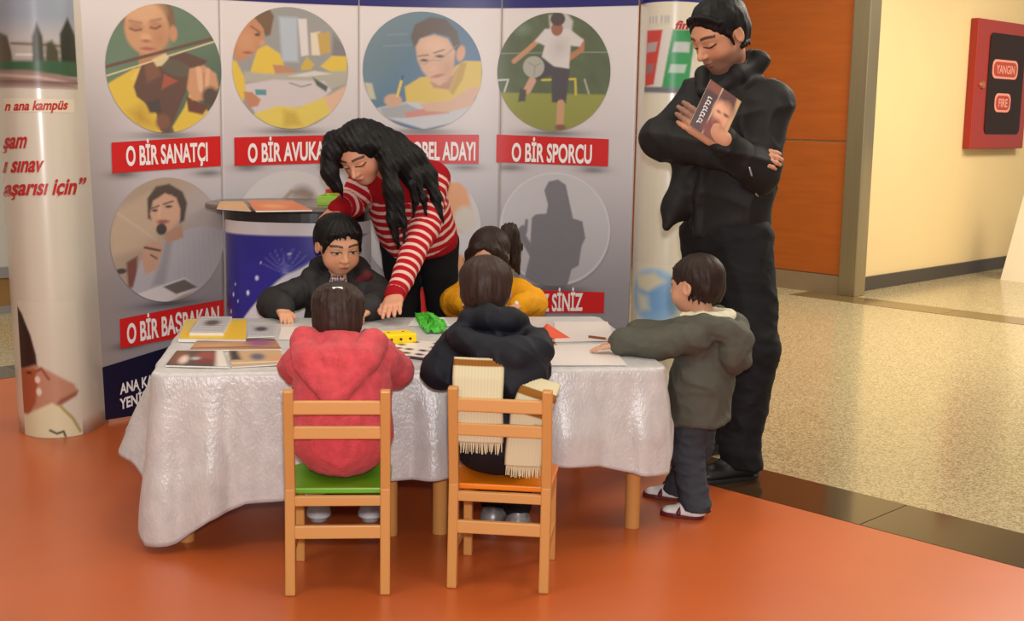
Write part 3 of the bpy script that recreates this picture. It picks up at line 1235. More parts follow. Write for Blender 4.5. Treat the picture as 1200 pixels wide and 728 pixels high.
def art_face(p):
    A = Art(p, (214, 205, 186))
    A.poly([(0, 340), (16, 354), (28, 366), (40, 390), (46, 412), (47, 428), (40, 442), (20, 452), (0, 452)], (50, 30, 26), 1.5)
    A.poly([(20, 432), (44, 424), (60, 430), (90, 448), (94, 458), (74, 470), (50, 478), (26, 482)], (190, 138, 112), 2)
    A.poly([(0, 434), (30, 430), (43, 428), (46, 445), (42, 468), (30, 483), (0, 486)], (168, 88, 56), 2)
    A.line([(44, 432), (52, 428), (60, 440)], 3, (150, 70, 60), 1.5)
    A.ell(46, 441, 3.5, 4, (236, 212, 196), 1.2)
    A.ell(47, 455, 3.5, 4.5, (236, 212, 196), 1.2)
    A.ell(34, 434, 4, 1.5, (60, 36, 30), 1)
    A.poly([(72, 464), (94, 456), (92, 462), (60, 476)], (150, 92, 76), 2)
    A.poly([(0, 495), (26, 486), (38, 478), (62, 468), (78, 476), (90, 498), (96, 512), (60, 520), (20, 512)], (224, 214, 178), 2)
    A.line([(72, 472), (86, 488), (94, 504)], 3, (160, 150, 70), 1.5)
    A.line([(58, 500), (66, 504), (74, 502), (76, 508)], 2.5, (40, 36, 36), 1)
    return A


cap_print(CAPL, CL1, -14, 91, -60, 105, 80, 100, art_campus, capL, 'campus_photo')
cap_print(CAPL, CL1, 20, 97, 352, 509, 80, 130, art_face, capL, 'portrait_print')


def cap_text(N, C, s, x0, y0, x1, y1, h, m, parent, shear=0.30, bold=0.03):
    a, b = cap_uv(N, x0, y0), cap_uv(N, x1, y1)
    v, f = text_shape(s, bold)
    xa, xb = v[:, 0].min(), v[:, 0].max()
    t = (v[:, 0] - xa) / (xb - xa)
    up = v[:, 1] / 0.7 * h
    # walk across the cap so that letters keep their width on the curved sheet
    uu = np.linspace(-.2, 1.35, 90)
    tab = np.array([cap_uv(N, x0 + (x1 - x0) * q, y0 + (y1 - y0) * q) for q in uu])
    tq = t + shear * up * 285 / (x1 - x0)
    q = np.column_stack([np.interp(tq, uu, tab[:, 0]), np.interp(t, uu, tab[:, 1]) + up])
    return mesh_obj('lettering', C(q), f, m, parent)


def art_label(p):
    return Art(p, (226, 214, 188))


cap_print(CAPL, CL1, 4, 87, 115, 132, 50, 3, art_label, capL, 'caption_plate')
cap_text(CAPL, CL2, 'n ana kampüs', 6, 129.5, 78, 128, 0.036, m_redtext, capL)
cap_text(CAPL, CL2, 'şam', 4, 174, 30, 173, 0.062, m_redtext, capL)
cap_text(CAPL, CL2, 'ı sınav', 4, 202, 49, 201, 0.062, m_redtext, capL)
cap_text(CAPL, CL2, 'aşarısı için”', 4, 229, 97, 227, 0.062, m_redtext, capL)


def art_arrows(p):
    A = Art(p, (216, 208, 200))
    A.poly([(760, 36), (779, 36), (771, 100), (759, 102)], (200, 70, 60), 1)
    A.poly([(761, 51), (774, 50), (772, 61), (760, 62)], (176, 160, 158), 1)
    A.poly([(761, 76), (771, 75), (769, 86), (760, 88)], (150, 110, 110), 1)
    A.poly([(789, 36), (812, 36), (806, 108), (780, 104)], (62, 150, 92), 1)
    A.poly([(791, 50), (807, 50), (806, 62), (789, 62)], (190, 194, 190), 1)
    A.poly([(788, 76), (804, 76), (802, 86), (786, 86)], (176, 196, 184), 1)
    A.poly([(758, 102), (812, 104), (812, 110), (758, 109)], (110, 112, 116), 1)
    return A


def art_greytext(p):
    A = Art(p, (222, 212, 190))
    for x in (763, 767, 771, 777, 781, 784):
        A.line([(x, 20), (x, 26)], 2, (176, 176, 180), 1)
    return A


def art_globe(p):
    A = Art(p, (222, 212, 190))
    A.ell(771, 345, 29, 36, (206, 214, 214), 2)
    A.ell(772, 345, 26, 33, (150, 186, 214), 3)
    A.ell(776, 350, 16, 20, (120, 166, 210), 8)
    A.poly([(750, 322), (772, 316), (782, 326), (766, 340), (754, 336)], (214, 208, 180), 3)
    A.poly([(752, 344), (766, 346), (768, 362), (758, 366)], (204, 206, 188), 4)
    return A


cap_print(CAPR, CR1, 757, 812, 35, 110, 50, 60, art_arrows, capR, 'arrow_chart')
cap_print(CAPR, CR1, 760, 787, 18, 28, 30, 8, art_greytext, capR, 'faded_caption')
cap_print(CAPR, CR1, 744, 800, 306, 384, 40, 50, art_globe, capR, 'globe_print')
cap_text(CAPR, CR2, 'fin', 790, 34, 806, 34, 0.035, m_redtext, capR)
# ------------------------------------------------------------------ fire cabinet and leaning board on the right
m_fire = mat('red_enamel', (152, 36, 22), rough=0.35, spec=0.5)
m_fglass = mat('smoked_glass', (40, 22, 14), rough=0.35, spec=0.12)
m_pink = mat('pale_pink_print', (232, 150, 128), rough=0.5)
fire = empty('fire_cabinet', ab(11.06, 5.06, 1.105))
tag(fire, 'red metal fire hose cabinet with dark window on the cream wall', 'fire cabinet')
mb = MB()
ab_box(mb, 10.53, 11.59, 4.985, 5.06, 1.107, 2.212)
in_root(mb, fire).build('door', m_fire, fire, bevel=0.008)


def fire_shape(a0, a1, z0, z1, r, d0, d1, name, m, n=8):
    pts = []
    for cx, cz, t0 in ((a1 - r, z1 - r, 0), (a0 + r, z1 - r, 90), (a0 + r, z0 + r, 180), (a1 - r, z0 + r, 270)):
        for i in range(n + 1):
            t = math.radians(t0 + 90 * i / n)
            pts.append((cx + r * math.cos(t), cz + r * math.sin(t)))
    k = len(pts)
    v = [ab(a, d0, z) for a, z in pts] + [ab(a, d1, z) for a, z in pts]
    f = [tuple(range(k)), tuple(range(2 * k - 1, k - 1, -1))] + [(i, (i + 1) % k, k + (i + 1) % k, k + i) for i in range(k)]
    mb = MB().add(v, f)
    return in_root(mb, fire).build(name, m, fire)


fire_shape(10.76, 11.47, 1.235, 2.105, 0.06, 4.985, 4.979, 'window_pane', m_fglass)
fb = np.array(wl(fire))


def on_fire(off):
    def fn(q):
        return np.array([ab(a, 4.985 - off, z) for a, z in q]) - fb
    return fn


for a0, a1, zc, hz, txt in ((10.83, 11.34, 1.80, 0.062, 'YANGIN'), (10.92, 11.24, 1.51, 0.062, 'FIRE')):
    fire_shape(a0, a1, zc - hz - .02, zc + hz + .02, hz, 4.979, 4.977, 'sign_border', m_pink)
    fire_shape(a0 + .025, a1 - .025, zc - hz, zc + hz, hz - .005, 4.977, 4.975, 'sign_plate', mat('sign_red', (176, 62, 44), rough=.5))
    letter(txt, on_fire(0.0115), (a0 + 0.07, zc - 0.035), (a1 - 0.07, zc - 0.035), 0.07, m_pink, fire, bold=0.03)
mb = MB().cyl(ab(10.66, 4.985, 1.655), ab(10.66, 4.965, 1.655), 0.035, 0.03)
in_root(mb, fire).build('lock', mat('lock_metal', (190, 120, 80), rough=.3, metal=.6), fire)

board = empty('sandwich_board', (4.45, 10.45, 0))
tag(board, 'white leaning sandwich board standing on the terrazzo by the wall', 'sign board')
m_board = mat('white_board', (226, 214, 190), rough=0.5)
for sgn, nm in ((1, 'front_panel'), (-1, 'rear_panel')):
    p0, p1 = np.array([4.2, 10.80]), np.array([4.62, 10.05])
    nx = np.array([0.872, 0.489])
    if sgn < 0:
        p0, p1 = p0 + nx * 0.62, p1 + nx * 0.62
    top = 1.05
    sh = nx * 0.31 * sgn
    t = nx * 0.012
    v = [(*p0, 0), (*p1, 0), (*(p1 + sh), top), (*(p0 + sh), top)]
    v = v + [(x + t[0], y + t[1], z) for x, y, z in v]
    mb = MB().add(v, [(0, 1, 2, 3), (7, 6, 5, 4), (0, 4, 5, 1), (1, 5, 6, 2), (2, 6, 7, 3), (3, 7, 4, 0)])
    in_root(mb, board).build(nm, m_board, board)

# ------------------------------------------------------------------ promotional counter
m_black = mat('black_plastic', (22, 20, 20), rough=0.3)
m_ctop = mat('grey_laminate', (112, 100, 92), rough=0.25, spec=0.5)
CC = np.array([-0.925, 5.45])
counter = empty('promo_counter', (CC[0], CC[1], 0))
tag(counter, 'rounded promotional counter with blue starry print and grey top', 'counter')


def ellipse_pts(rx, ry, n=64, p=2.5):
    out = []
    for i in range(n):
        t = 2 * math.pi * i / n
        c, s = math.cos(t), math.sin(t)
        out.append((rx * math.copysign(abs(c) ** (2 / p), c), ry * math.copysign(abs(s) ** (2 / p), s)))
    return out


MB().prism(ellipse_pts(0.395, 0.285), 0.912, 0.935).build('top', m_ctop, counter, bevel=0.008)
MB().prism(ellipse_pts(0.315, 0.255), 0.868, 0.912).build('black_band', m_black, counter, bevel=0.004)
MB().prism(ellipse_pts(0.318, 0.258), 0.0, 0.06).build('base', m_black, counter, bevel=0.004)


def art_counter(v):
    # v: angle fraction 0..1 across the front (left to right), z
    A = Art(np.column_stack([v[:, 0] * 100, v[:, 1] * 100]), (44, 40, 150))
    x, z = v[:, 0], v[:, 1]
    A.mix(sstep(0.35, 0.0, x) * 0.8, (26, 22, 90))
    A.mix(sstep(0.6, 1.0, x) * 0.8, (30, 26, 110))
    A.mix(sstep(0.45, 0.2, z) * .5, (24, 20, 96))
    for i in range(9):
        t = math.radians(25 + 15 * i)
        A.line([(49 + 1 * math.cos(t), 65 + 1 * math.sin(t)), (49 - 9 * math.cos(t), 65 + 11 * math.sin(t))], .25, (150, 150, 225), .25, .55)
    A.poly([(100, 5), (20, 5), (26, 42), (33.7, 49.5), (42, 57.5), (50, 66), (60, 73), (80, 80), (100, 82)], (232, 228, 232), .5)
    for (sx, sz, r) in ((38, 63.5, .9), (33, 57, 1.0), (22, 55.5, .8), (26, 53, .5), (19, 48, .8), (35, 49, .5), (24, 60, .5), (15, 44, .5), (30, 43, .4), (12, 52, .35), (40, 70, .35), (50, 74, .3), (45, 52, .35)):
        A.ell(sx, sz, r * .8, r, (240, 240, 255), .35)
    A.mix(sstep(0.812, 0.816, z), (226, 222, 222))
    return A


n_s, n_z = 150, 150
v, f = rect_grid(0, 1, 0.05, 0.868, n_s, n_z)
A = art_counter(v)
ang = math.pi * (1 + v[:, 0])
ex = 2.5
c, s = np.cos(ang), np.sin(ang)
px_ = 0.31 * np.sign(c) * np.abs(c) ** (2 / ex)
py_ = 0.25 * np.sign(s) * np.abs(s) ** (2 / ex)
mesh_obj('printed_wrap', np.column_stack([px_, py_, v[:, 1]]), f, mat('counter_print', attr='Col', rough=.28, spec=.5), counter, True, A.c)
MB().prism([(x, y) for x, y in ellipse_pts(0.308, 0.248) if True], 0.06, 0.868).build('core', m_white, counter)


def sheet(name, quad, z, th, painter, label, cat, group=None, m=None, px=True, zs=None, edge=(225, 220, 212), n=26):
    """flat printed sheet or booklet. quad: four photo points near-left, near-right, far-right, far-left lying at height z"""
    q = [gz(x, y, z) for x, y in quad] if px else [np.array([x, y, z]) for x, y in quad]
    c = sum(q) / 4
    root = empty(name, (c[0], c[1], z - th))
    tag(root, label, cat, group)
    b = np.array([c[0], c[1], z - th])
    v = [p - b - np.array([0, 0, th]) for p in q] + [p - b - np.array([0, 0, 0.0004]) for p in q]
    MB().add(v, [(3, 2, 1, 0), (4, 5, 6, 7), (0, 1, 5, 4), (1, 2, 6, 5), (2, 3, 7, 6), (3, 0, 4, 7)]).build('pages', mat('paper_edge_%d_%d_%d' % edge, edge, rough=.7), root)
    g, f = rect_grid(0, 1, 0, 1, n, n)
    P = ((1 - g[:, :1]) * (1 - g[:, 1:]) * q[0] + g[:, :1] * (1 - g[:, 1:]) * q[1] + g[:, :1] * g[:, 1:] * q[2] + (1 - g[:, :1]) * g[:, 1:] * q[3]) - b
    A = painter(np.column_stack([g[:, 0] * 100, (1 - g[:, 1]) * 100]))
    mesh_obj('cover', P, f, m or m_print, root, False, A.c)
    return root


def plain(col):
    return lambda p: Art(p, col)


def blobs(base, *items):
    def fn(p):
        A = Art(p, base)
        for it in items:
            A.ell(*it[:4], it[4], it[5] if len(it) > 5 else 6)
        return A
    return fn


# things lying on the counter
CT = 0.936
sheet('brochure', [(254, 244), (294, 247), (285, 236), (258, 236)], CT + .004, .004, plain((222, 170, 110)), 'cream brochure lying at the left of the counter top', 'brochure')
sheet('brochure', [(300, 247), (366, 246), (342, 235), (290, 235)], CT + .006, .006, blobs((226, 118, 44), (40, 60, 22, 20, (240, 160, 80), 12)), 'orange brochure in the middle of the counter top', 'brochure')


def tray(name, x0, x1, y0, y1, z0, z1, wall, m, label, cat):
    root = empty(name, ((x0 + x1) / 2, (y0 + y1) / 2, z0))
    tag(root, label, cat)
    hx, hy, h = (x1 - x0) / 2, (y1 - y0) / 2, z1 - z0
    MB().box(-hx, hx, -hy, hy, 0, .006).build('bottom', m, root)
    for a, b, c_, d in ((-hx, hx, -hy, -hy + wall), (-hx, hx, hy - wall, hy), (-hx, -hx + wall, -hy + wall, hy - wall), (hx - wall, hx, -hy + wall, hy - wall)):
        MB().box(a, b, c_, d, 0.006, h).build('side', m, root, bevel=.002)
    return root


tray('paper_tray', -0.83, -0.60, 5.33, 5.56, CT, CT + .035, .008, mat('lime_plastic', (150, 190, 50), rough=.4), 'lime green tray on the counter behind the woman', 'tray')
tray('box_lid', -0.83, -0.62, 5.57, 5.70, CT, CT + .05, .010, mat('red_card', (190, 44, 34), rough=.5), 'red cardboard tray at the back of the counter', 'tray')

# ------------------------------------------------------------------ two low tables and their cloth
TZ = 0.538
FL, FR = np.array([-1.065, 3.69]), np.array([0.488, 3.92])
E1 = (FR - FL) / np.linalg.norm(FR - FL)
E2 = np.array([-E1[1], E1[0]])
TL, TD = float(np.linalg.norm(FR - FL)), 1.02
TROT = math.atan2(E1[1], E1[0])
m_beech = mat('beech_wood', (196, 138, 74), rough=0.38, spec=0.4, noise=(5, .08), stretch=(1, 1, .15))
m_beech2 = mat('beech_rail', (202, 146, 84), rough=0.38, spec=0.4, noise=(6, .08), stretch=(.2, 1, 1))
for i, lab in enumerate(('low beech table under the left half of the white cloth', 'low beech table under the right half of the white cloth')):
    o = FL + E1 * (i * (TL / 2 + 0.004) + 0.002)
    t = empty('low_table', (o[0], o[1], 0), TROT)
    tag(t, lab, 'table', 'low tables under the white cloth')
    w = TL / 2 - 0.006
    MB().box(0, w, 0, TD, TZ - 0.022, TZ).build('tabletop', m_beech2, t, bevel=.006)
    MB().box(.05, w - .05, .05, .07, TZ - .09, TZ - .022).build('apron', m_beech2, t)
    MB().box(.05, w - .05, TD - .07, TD - .05, TZ - .09, TZ - .022).build('apron', m_beech2, t)
    for lx in (.075, w - .075):
        for ly in (.065, TD - .065):
            MB().cyl((lx, ly, 0), (lx, ly, TZ - .022), .0245, n=24).build('leg', m_beech, t, smooth=False)

m_cloth = mat('crushed_satin', (195, 189, 185), rough=0.30, spec=0.7, noise=(26, .10), bump=(130, .55, .004), stretch=(1, 1, .55), sheen=.15)


def make_cloth():
    # closed outline of the table edge with rounded corners, starting at the front left corner
    r = 0.035
    out = 0.006
    path = []

    def corner(cx, cy, t0):
        for i in range(13):
            t = math.radians(t0 + 90 * i / 12)
            path.append((cx + (r + out) * math.cos(t), cy + (r + out) * math.sin(t), math.cos(t), math.sin(t)))

    def side(x0, y0, x1, y1, nx, ny, n):
        for i in range(1, n):
            t = i / n
            path.append((x0 + (x1 - x0) * t, y0 + (y1 - y0) * t, nx, ny))
    corner(r, r, 180)
    side(r, -out, TL - r, -out, 0, -1, 130)
    corner(TL - r, r, 270)
    side(TL + out, r, TL + out, TD - r, 1, 0, 70)
    corner(TL - r, TD - r, 0)
    side(TL - r, TD + out, r, TD + out, 0, 1, 110)
    corner(r, TD - r, 90)
    side(-out, TD - r, -out, r, -1, 0, 70)
    path = np.array(path)
    n = len(path)
    # hem height along the outline (x or y position decides)
    hem = np.zeros(n)
    flare = np.zeros(n)
    for i, (x, y, nx, ny) in enumerate(path):
        if ny < -0.7071:
            hem[i] = np.interp(x / TL, [0, .04, .10, .17, .26, .33, .45, .62, .75, .86, .95, 1], [.02, .03, .10, .145, .152, .172, .205, .22, .243, .238, .205, .20])
            flare[i] = np.interp(x / TL, [0, .03, .12, .4, .9, 1], [.035, .03, .035, .03, .03, .025])
        elif nx > 0.7071:
            hem[i] = np.interp(y / TD, [0, .06, .2, .5, 1], [.22, .34, .40, .36, .30])
            flare[i] = np.interp(y / TD, [0, .1, 1], [.025, .05, .05])
        elif ny > 0.7071:
            hem[i], flare[i] = .30, .03
        else:
            hem[i] = np.interp(y / TD, [0, .05, .15, .35, .6, 1], [.02, .09, .23, .29, .27, .30])
            flare[i] = np.interp(y / TD, [0, .15, .4, .7, 1], [.035, .07, .14, .12, .06])
    arc = np.concatenate([[0], np.cumsum(np.hypot(*np.diff(path[:, :2], axis=0).T))])
    rs = np.random.RandomState(5)
    fold = np.zeros(n)
    for fr, am in ((9.0, .5), (17.0, .55), (29.0, .35), (47.0, .18)):
        fold += am * np.sin(arc * fr + rs.uniform(0, 6))
    rows = 34
    V, Fc = [], []
    top = TZ + 0.004
    for j in range(rows + 1):
        s = j / rows
        for i, (x, y, nx, ny) in enumerate(path):
            L = top - hem[i]
            d = s * L
            zz = top - d
            if j <= 3:
                zz = top - (0.012 * (j / 3) ** 2)
            e = out * 0 + flare[i] * (s ** 1.1) + fold[i] * 0.034 * min(1, s * 1.5) + (0.004 * math.sin(s * 9 + arc[i] * 6) * s)
            inw = -0.010 * (1 - min(1, j / 3)) ** 2
            e = max(e, 0.001 * j) + inw
            V.append((x + nx * e, y + ny * e, max(zz, 0.012)))
    for j in range(rows):
        for i in range(n):
            k = (i + 1) % n
            Fc.append((j * n + i, (j + 1) * n + i, (j + 1) * n + k, j * n + k))
    c0 = len(V)
    # top of the cloth: inner rings towards the middle
    rings = 14
    prev = list(range(n))
    cx, cy = TL / 2, TD / 2
    for q in range(1, rings + 1):
        t = q / rings
        cur = []
        for i, (x, y, nx, ny) in enumerate(path):
            xx, yy = V[i][0] + (cx - V[i][0]) * t * .98, V[i][1] + (cy - V[i][1]) * t * .98
            cur.append(len(V))
            V.append((xx, yy, top + 0.0015 * math.sin(xx * 23 + 2) * math.sin(yy * 19) * min(1, t * 6)))
        for i in range(n):
            k = (i + 1) % n
            Fc.append((prev[i], prev[k], cur[k], cur[i]))
        prev = cur
    Fc.append(tuple(prev))
    return V, Fc


V, Fc = make_cloth()
cloth = mesh_obj('tablecloth', V, Fc, m_cloth, None, True)
cloth.location = (FL[0], FL[1], 0)
cloth.rotation_euler = (0, 0, TROT)
tag(cloth, 'shiny white crushed satin cloth draped over the low tables', 'tablecloth')
sol = cloth.modifiers.new('weave', 'SOLIDIFY')
sol.thickness = 0.002
sol.offset = 1


# ------------------------------------------------------------------ small wooden chairs
def make_chair(name, label, seat_m, loc, rz):
    t = empty(name, (*loc, 0), rz)     # origin midway between the back legs, front towards +y
    tag(t, label, 'chair', 'small beech chairs at the table')
    hw, dp = 0.13, 0.275
    for s in (-1, 1):
        MB().bar((s * hw, 0.012, 0), (s * hw, 0.03, .30), .028, .030, (0, 1, 0)).bar((s * hw, 0.03, .295), (s * hw, -0.006, .583), .028, .026, (0, 1, 0)).build('back_post', m_beech, t, bevel=.004)
        MB().bar((s * (hw - .004), dp + .012, 0), (s * (hw - .004), dp, .275), .026, .026, (0, 1, 0)).build('front_leg', m_beech, t, bevel=.004)
        MB().box(s * hw - .008, s * hw + .008, .04, dp - .01, .235, .272).build('side_rail', m_beech2, t, bevel=.002)
        MB().box(s * hw - .007, s * hw + .007, .03, dp, .095, .120).build('side_stretcher', m_beech2, t, bevel=.002)
    MB().box(-hw + .012, hw - .012, -.012, .004, .515, .553).build('back_slat', m_beech2, t, bevel=.004)
    MB().box(-hw + .012, hw - .012, -.003, .013, .445, .481).build('back_slat', m_beech2, t, bevel=.004)
    MB().box(-hw + .012, hw - .012, .010, .026, .160, .197).build('back_stretcher', m_beech2, t, bevel=.003)
    MB().box(-hw + .012, hw - .012, .016, .034, .252, .279).build('back_rail', m_beech2, t, bevel=.002)
    MB().box(-hw + .012, hw - .012, dp - .012, dp + .006, .235, .272).build('front_rail', m_beech2, t, bevel=.002)
    pts = [(-hw - .004, .042), (hw + .004, .042), (hw + .012, .10), (hw + .014, dp + .005), (hw - .01, dp + .028), (-hw + .01, dp + .028), (-hw - .014, dp + .005), (-hw - .012, .10)]
    MB().prism(pts, .279, .296).build('seat', seat_m, t, bevel=.004)
    return t


m_green = mat('green_seat_laminate', (104, 160, 30), rough=.32)
m_orange = mat('orange_seat_laminate', (232, 122, 14), rough=.32)
chairL = make_chair('kids_chair', 'small beech chair with green seat under the child in pink', m_green, (-0.468, 3.33), math.radians(4.5))
chairR = make_chair('kids_chair', 'small beech chair with orange seat under the child with the scarf', m_orange, (-0.028, 3.385), math.radians(-6.5))
# ------------------------------------------------------------------ things on the table
TT = TZ + 0.0085     # cloth surface


def art_mag1(p):
    A = Art(p, (66, 60, 54))
    A.ell(14, 40, 14, 50, (120, 74, 52), 8)
    A.ell(24, 60, 8, 26, (226, 196, 184), 4)
    A.ell(66, 40, 26, 34, (142, 62, 48), 8)
    A.ell(60, 70, 20, 18, (110, 40, 36), 6)
    A.ell(44, 52, 8, 10, (170, 176, 166), 4)
    A.poly([(84, 0), (100, 0), (100, 100), (78, 100)], (222, 212, 200), 4)
    return A


def art_mag2(p):
    A = Art(p, (176, 126, 84))
    A.poly([(0, 0), (100, 0), (100, 20), (0, 24)], (88, 54, 44), 6)
    A.ell(78, 40, 16, 26, (146, 84, 122), 8)
    A.ell(30, 60, 26, 16, (200, 150, 106), 10)
    A.line([(0, 84), (60, 78), (100, 88)], 7, (120, 76, 50), 3)
    return A


def art_mag3(p):
    A = Art(p, (198, 160, 116))
    A.ell(52, 45, 14, 22, (96, 96, 116), 6)
    A.poly([(0, 0), (16, 0), (20, 60), (0, 60)], (50, 48, 46), 5)
    A.line([(0, 80), (100, 82)], 5, (230, 220, 204), 2)
    A.ell(82, 60, 16, 18, (206, 150, 110), 8)
    return A


def art_news(p):
    A = Art(p, (190, 186, 186))
    for i in range(6):
        A.line([(6, 14 + i * 14), (94, 16 + i * 14)], 4, (140, 136, 140), 2)
    A.ell(48, 40, 24, 18, (84, 66, 66), 8)
    return A


def art_cards(p):
    A = Art(p, (226, 214, 206))
    rs = np.random.RandomState(2)
    for i in range(4):
        for j in range(4):
            if rs.rand() < .6:
                A.ell(14 + i * 24 + rs.uniform(-3, 3), 12 + j * 25, 9, 6, (30, 26, 30), 2)
    A.poly([(0, 30), (36, 0), (0, 0)], (232, 202, 110), 4)
    return A


def art_yellow(p):
    A = Art(p, (224, 178, 30))
    A.poly([(0, 62), (52, 78), (70, 22), (100, 0), (0, 0)], (206, 176, 84), 3)
    A.poly([(16, 18), (62, 12), (54, 64), (14, 66)], (160, 156, 152), 3)
    return A


sheet('magazine', [(194, 428), (269, 430), (262, 411), (207, 411)], TT + .005, .005, art_mag1, 'magazine with dark red photo cover at the left front table corner', 'magazine')
sheet('magazine', [(272, 430), (336, 426), (328, 410), (268, 411)], TT + .004, .004, art_mag3, 'tan picture magazine beside the dark red one, near the pink coat', 'magazine')
sheet('magazine', [(222, 410), (330, 409), (322, 397), (232, 398)], TT + .006, .006, art_mag2, 'brown and purple picture magazine behind the front row', 'magazine')
sheet('folder', [(209, 397), (288, 398), (289, 374), (218, 374)], TT + .012, .012, art_yellow, 'yellow folder on the left rear of the table', 'folder')
sheet('newspaper', [(222, 390), (262, 390), (272, 371), (236, 371)], TT + .022, .010, art_news, 'folded grey newspaper on top of the yellow folder', 'newspaper')
sheet('newspaper', [(290, 395), (322, 394), (322, 380), (292, 380)], TT + .004, .004, art_news, 'folded grey newspaper lying beside the yellow folder', 'newspaper')
sheet('paper_sheet', [(326, 398), (372, 398), (366, 383), (330, 383)], TT + .0015, .0015, blobs((226, 214, 206), (70, 30, 5, 8, (150, 40, 50), 2), (82, 50, 4, 6, (150, 40, 50), 2)), 'white worksheet with red marks in front of the charcoal jacket boy', 'paper')
sheet('paper_sheet', [(478, 382), (528, 382), (520, 372), (486, 372)], TT + .0015, .0015, plain((224, 220, 214)), 'blank white sheet under the green paper', 'paper')
sheet('picture_card', [(452, 413), (514, 421), (520, 401), (470, 398)], TT + .002, .002, art_cards, 'white picture card with black figures beside the yellow box', 'card')
sheet('paper_sheet', [(641, 428), (735, 428), (714, 403), (643, 404)], TT + .0015, .0015, plain((232, 220, 212)), 'white sheet at the front right of the table under the small boy\'s hand', 'paper')
sheet('paper_sheet', [(650, 401), (722, 399), (712, 377), (650, 377)], TT + .0015, .0015, plain((230, 216, 208)), 'white sheet at the rear right of the table', 'paper')

# yellow box under the woman's hand
def yellow_box():
    a, b = gz(447, 405, TT), gz(489, 402, TT)
    d = nrm(b - a)
    n = np.array([-d[1], d[0], 0])
    w = np.linalg.norm(b - a)
    root = empty('pencil_box', tuple((a + b) / 2 + n * .03))
    tag(root, 'bright yellow pencil box with small dark studs under the woman\'s hand', 'box')
    o = np.array(wl(root))
    dp, h = .085, .034
    S = MB()
    c = [a, b, b + n * dp, a + n * dp]
    v = [p - o for p in c] + [p - o + (0, 0, h) for p in c]
    S.add(v, [(3, 2, 1, 0), (4, 5, 6, 7), (0, 1, 5, 4), (1, 2, 6, 5), (2, 3, 7, 6), (3, 0, 4, 7)])
    m = mat('yellow_plastic', (250, 214, 10), rough=.35)
    S.build('body', m, root, bevel=.006)
    for i in range(3):
        p = a + d * w * (.28 + .26 * i) - o - n * .001 + np.array([0, 0, h * .5])
        MB().cyl(p + n * .002, p - n * .0012, .0045, n=12).build('stud', m_black, root)
    for i in range(2):
        p = a + d * w * (.35 + .4 * i) - o + n * .05 + np.array([0, 0, h])
        MB().cyl(p - np.array([0, 0, .001]), p + np.array([0, 0, .0012]), .0045, n=12).build('stud', m_black, root)


yellow_box()


def green_paper():
    pts = [(486, 371), (503, 369), (523, 381), (521, 391), (500, 391), (492, 383)]
    g = [gz(x, y, TT) for x, y in pts]
    c = sum(g) / len(g)
    root_v = []
    rs = np.random.RandomState(8)
    n, rings = 48, 9
    V, Fc = [], []
    arr = np.array(g)
    for q in range(rings + 1):
        t = q / rings
        for i in range(n):
            u = i / n * len(g)
            k = int(u) % len(g)
            e = arr[k] * (1 - u + int(u)) + arr[(k + 1) % len(g)] * (u - int(u))
            p = e * t + c * (1 - t)
            h = .006 + .020 * abs(math.sin(i * 1.9 + q * 1.3)) * (1 - t * .75) + .012 * rs.rand() * (1 - .6 * t)
            if q == rings:
                h = .003 + .012 * (i % 5 == 0)
            V.append((p[0] - c[0], p[1] - c[1], h))
    for q in range(rings):
        for i in range(n):
            j = (i + 1) % n
            Fc.append((q * n + i, (q + 1) * n + i, (q + 1) * n + j, q * n + j))
    Fc.append(tuple(range(n))[::-1])
    o = mesh_obj('crepe_paper', V, Fc, mat('green_crepe', (66, 176, 42), rough=.55, noise=(60, .2)), None, False)
    o.location = tuple(c)
    tag(o, 'crumpled bright green crepe paper in the middle of the table', 'paper')
    s = o.modifiers.new('thick', 'SOLIDIFY')
    s.thickness = .0015


green_paper()


def red_triangle():
    q = [gz(640, 397, TT + .002), gz(668, 396, TT + .002), gz(641, 379, TT + .028)]
    c = q[0]
    V = [p - c for p in q] + [p - c - np.array([0, 0, .0015]) for p in q]
    q2 = gz(632, 388, TT + .002) - c
    V += [q2, q2 - np.array([0, 0, .0015])]
    o = mesh_obj('folded_paper', V, [(0, 1, 2), (5, 4, 3), (0, 3, 4, 1), (1, 4, 5, 2), (2, 5, 3, 0), (0, 2, 6), (3, 7, 5)], mat('orange_red_paper', (226, 84, 46), rough=.6))
    o.location = tuple(c)
    tag(o, 'folded orange-red paper triangle beside the scarf child', 'paper')


red_triangle()


def pencil(a, b, m, label, r=.0038):
    a, b = gz(*a, TT + r + .001), gz(*b, TT + r + .001)
    d = nrm(b - a)
    root = empty('pencil', tuple((a + b) / 2))
    tag(root, label, 'pencil')
    o = np.array(wl(root))
    MB().cyl(a - o, b - o - d * .012, r, n=8).build('barrel', m, root)
    MB().cyl(b - o - d * .012, b - o, r, .0006, n=8).build('tip', mat('bare_wood', (206, 160, 104), rough=.7), root)


pencil((690, 394.5), (714, 397.5), mat('brown_pencil', (120, 60, 44), rough=.4), 'brown pencil lying on the white sheet at the right rear', .0045)
pencil((481, 419), (503, 422), mat('plum_pencil', (58, 38, 54), rough=.4), 'dark plum pencil at the front edge between the two seated children', .005)
pencil((517, 397), (512, 409), mat('red_pencil', (190, 30, 40), rough=.4), 'red pencil beside the black navy coat', .006)
pencil((648, 401), (653, 404), mat('dark_red_stub', (110, 30, 30), rough=.5), 'short dark red pencil stub beside the orange-red triangle', .004)
# ------------------------------------------------------------------ people: one continuous skin body each, clothes and hair as children
m_skin = mat('skin', attr='Col', rough=0.52, spec=0.35)


def hair_mat(name, col):
    return mat(name, col, rough=0.5, spec=0.22, noise=(70, .30), bump=(110, .35, .004), stretch=(1.5, 1.5, .3))


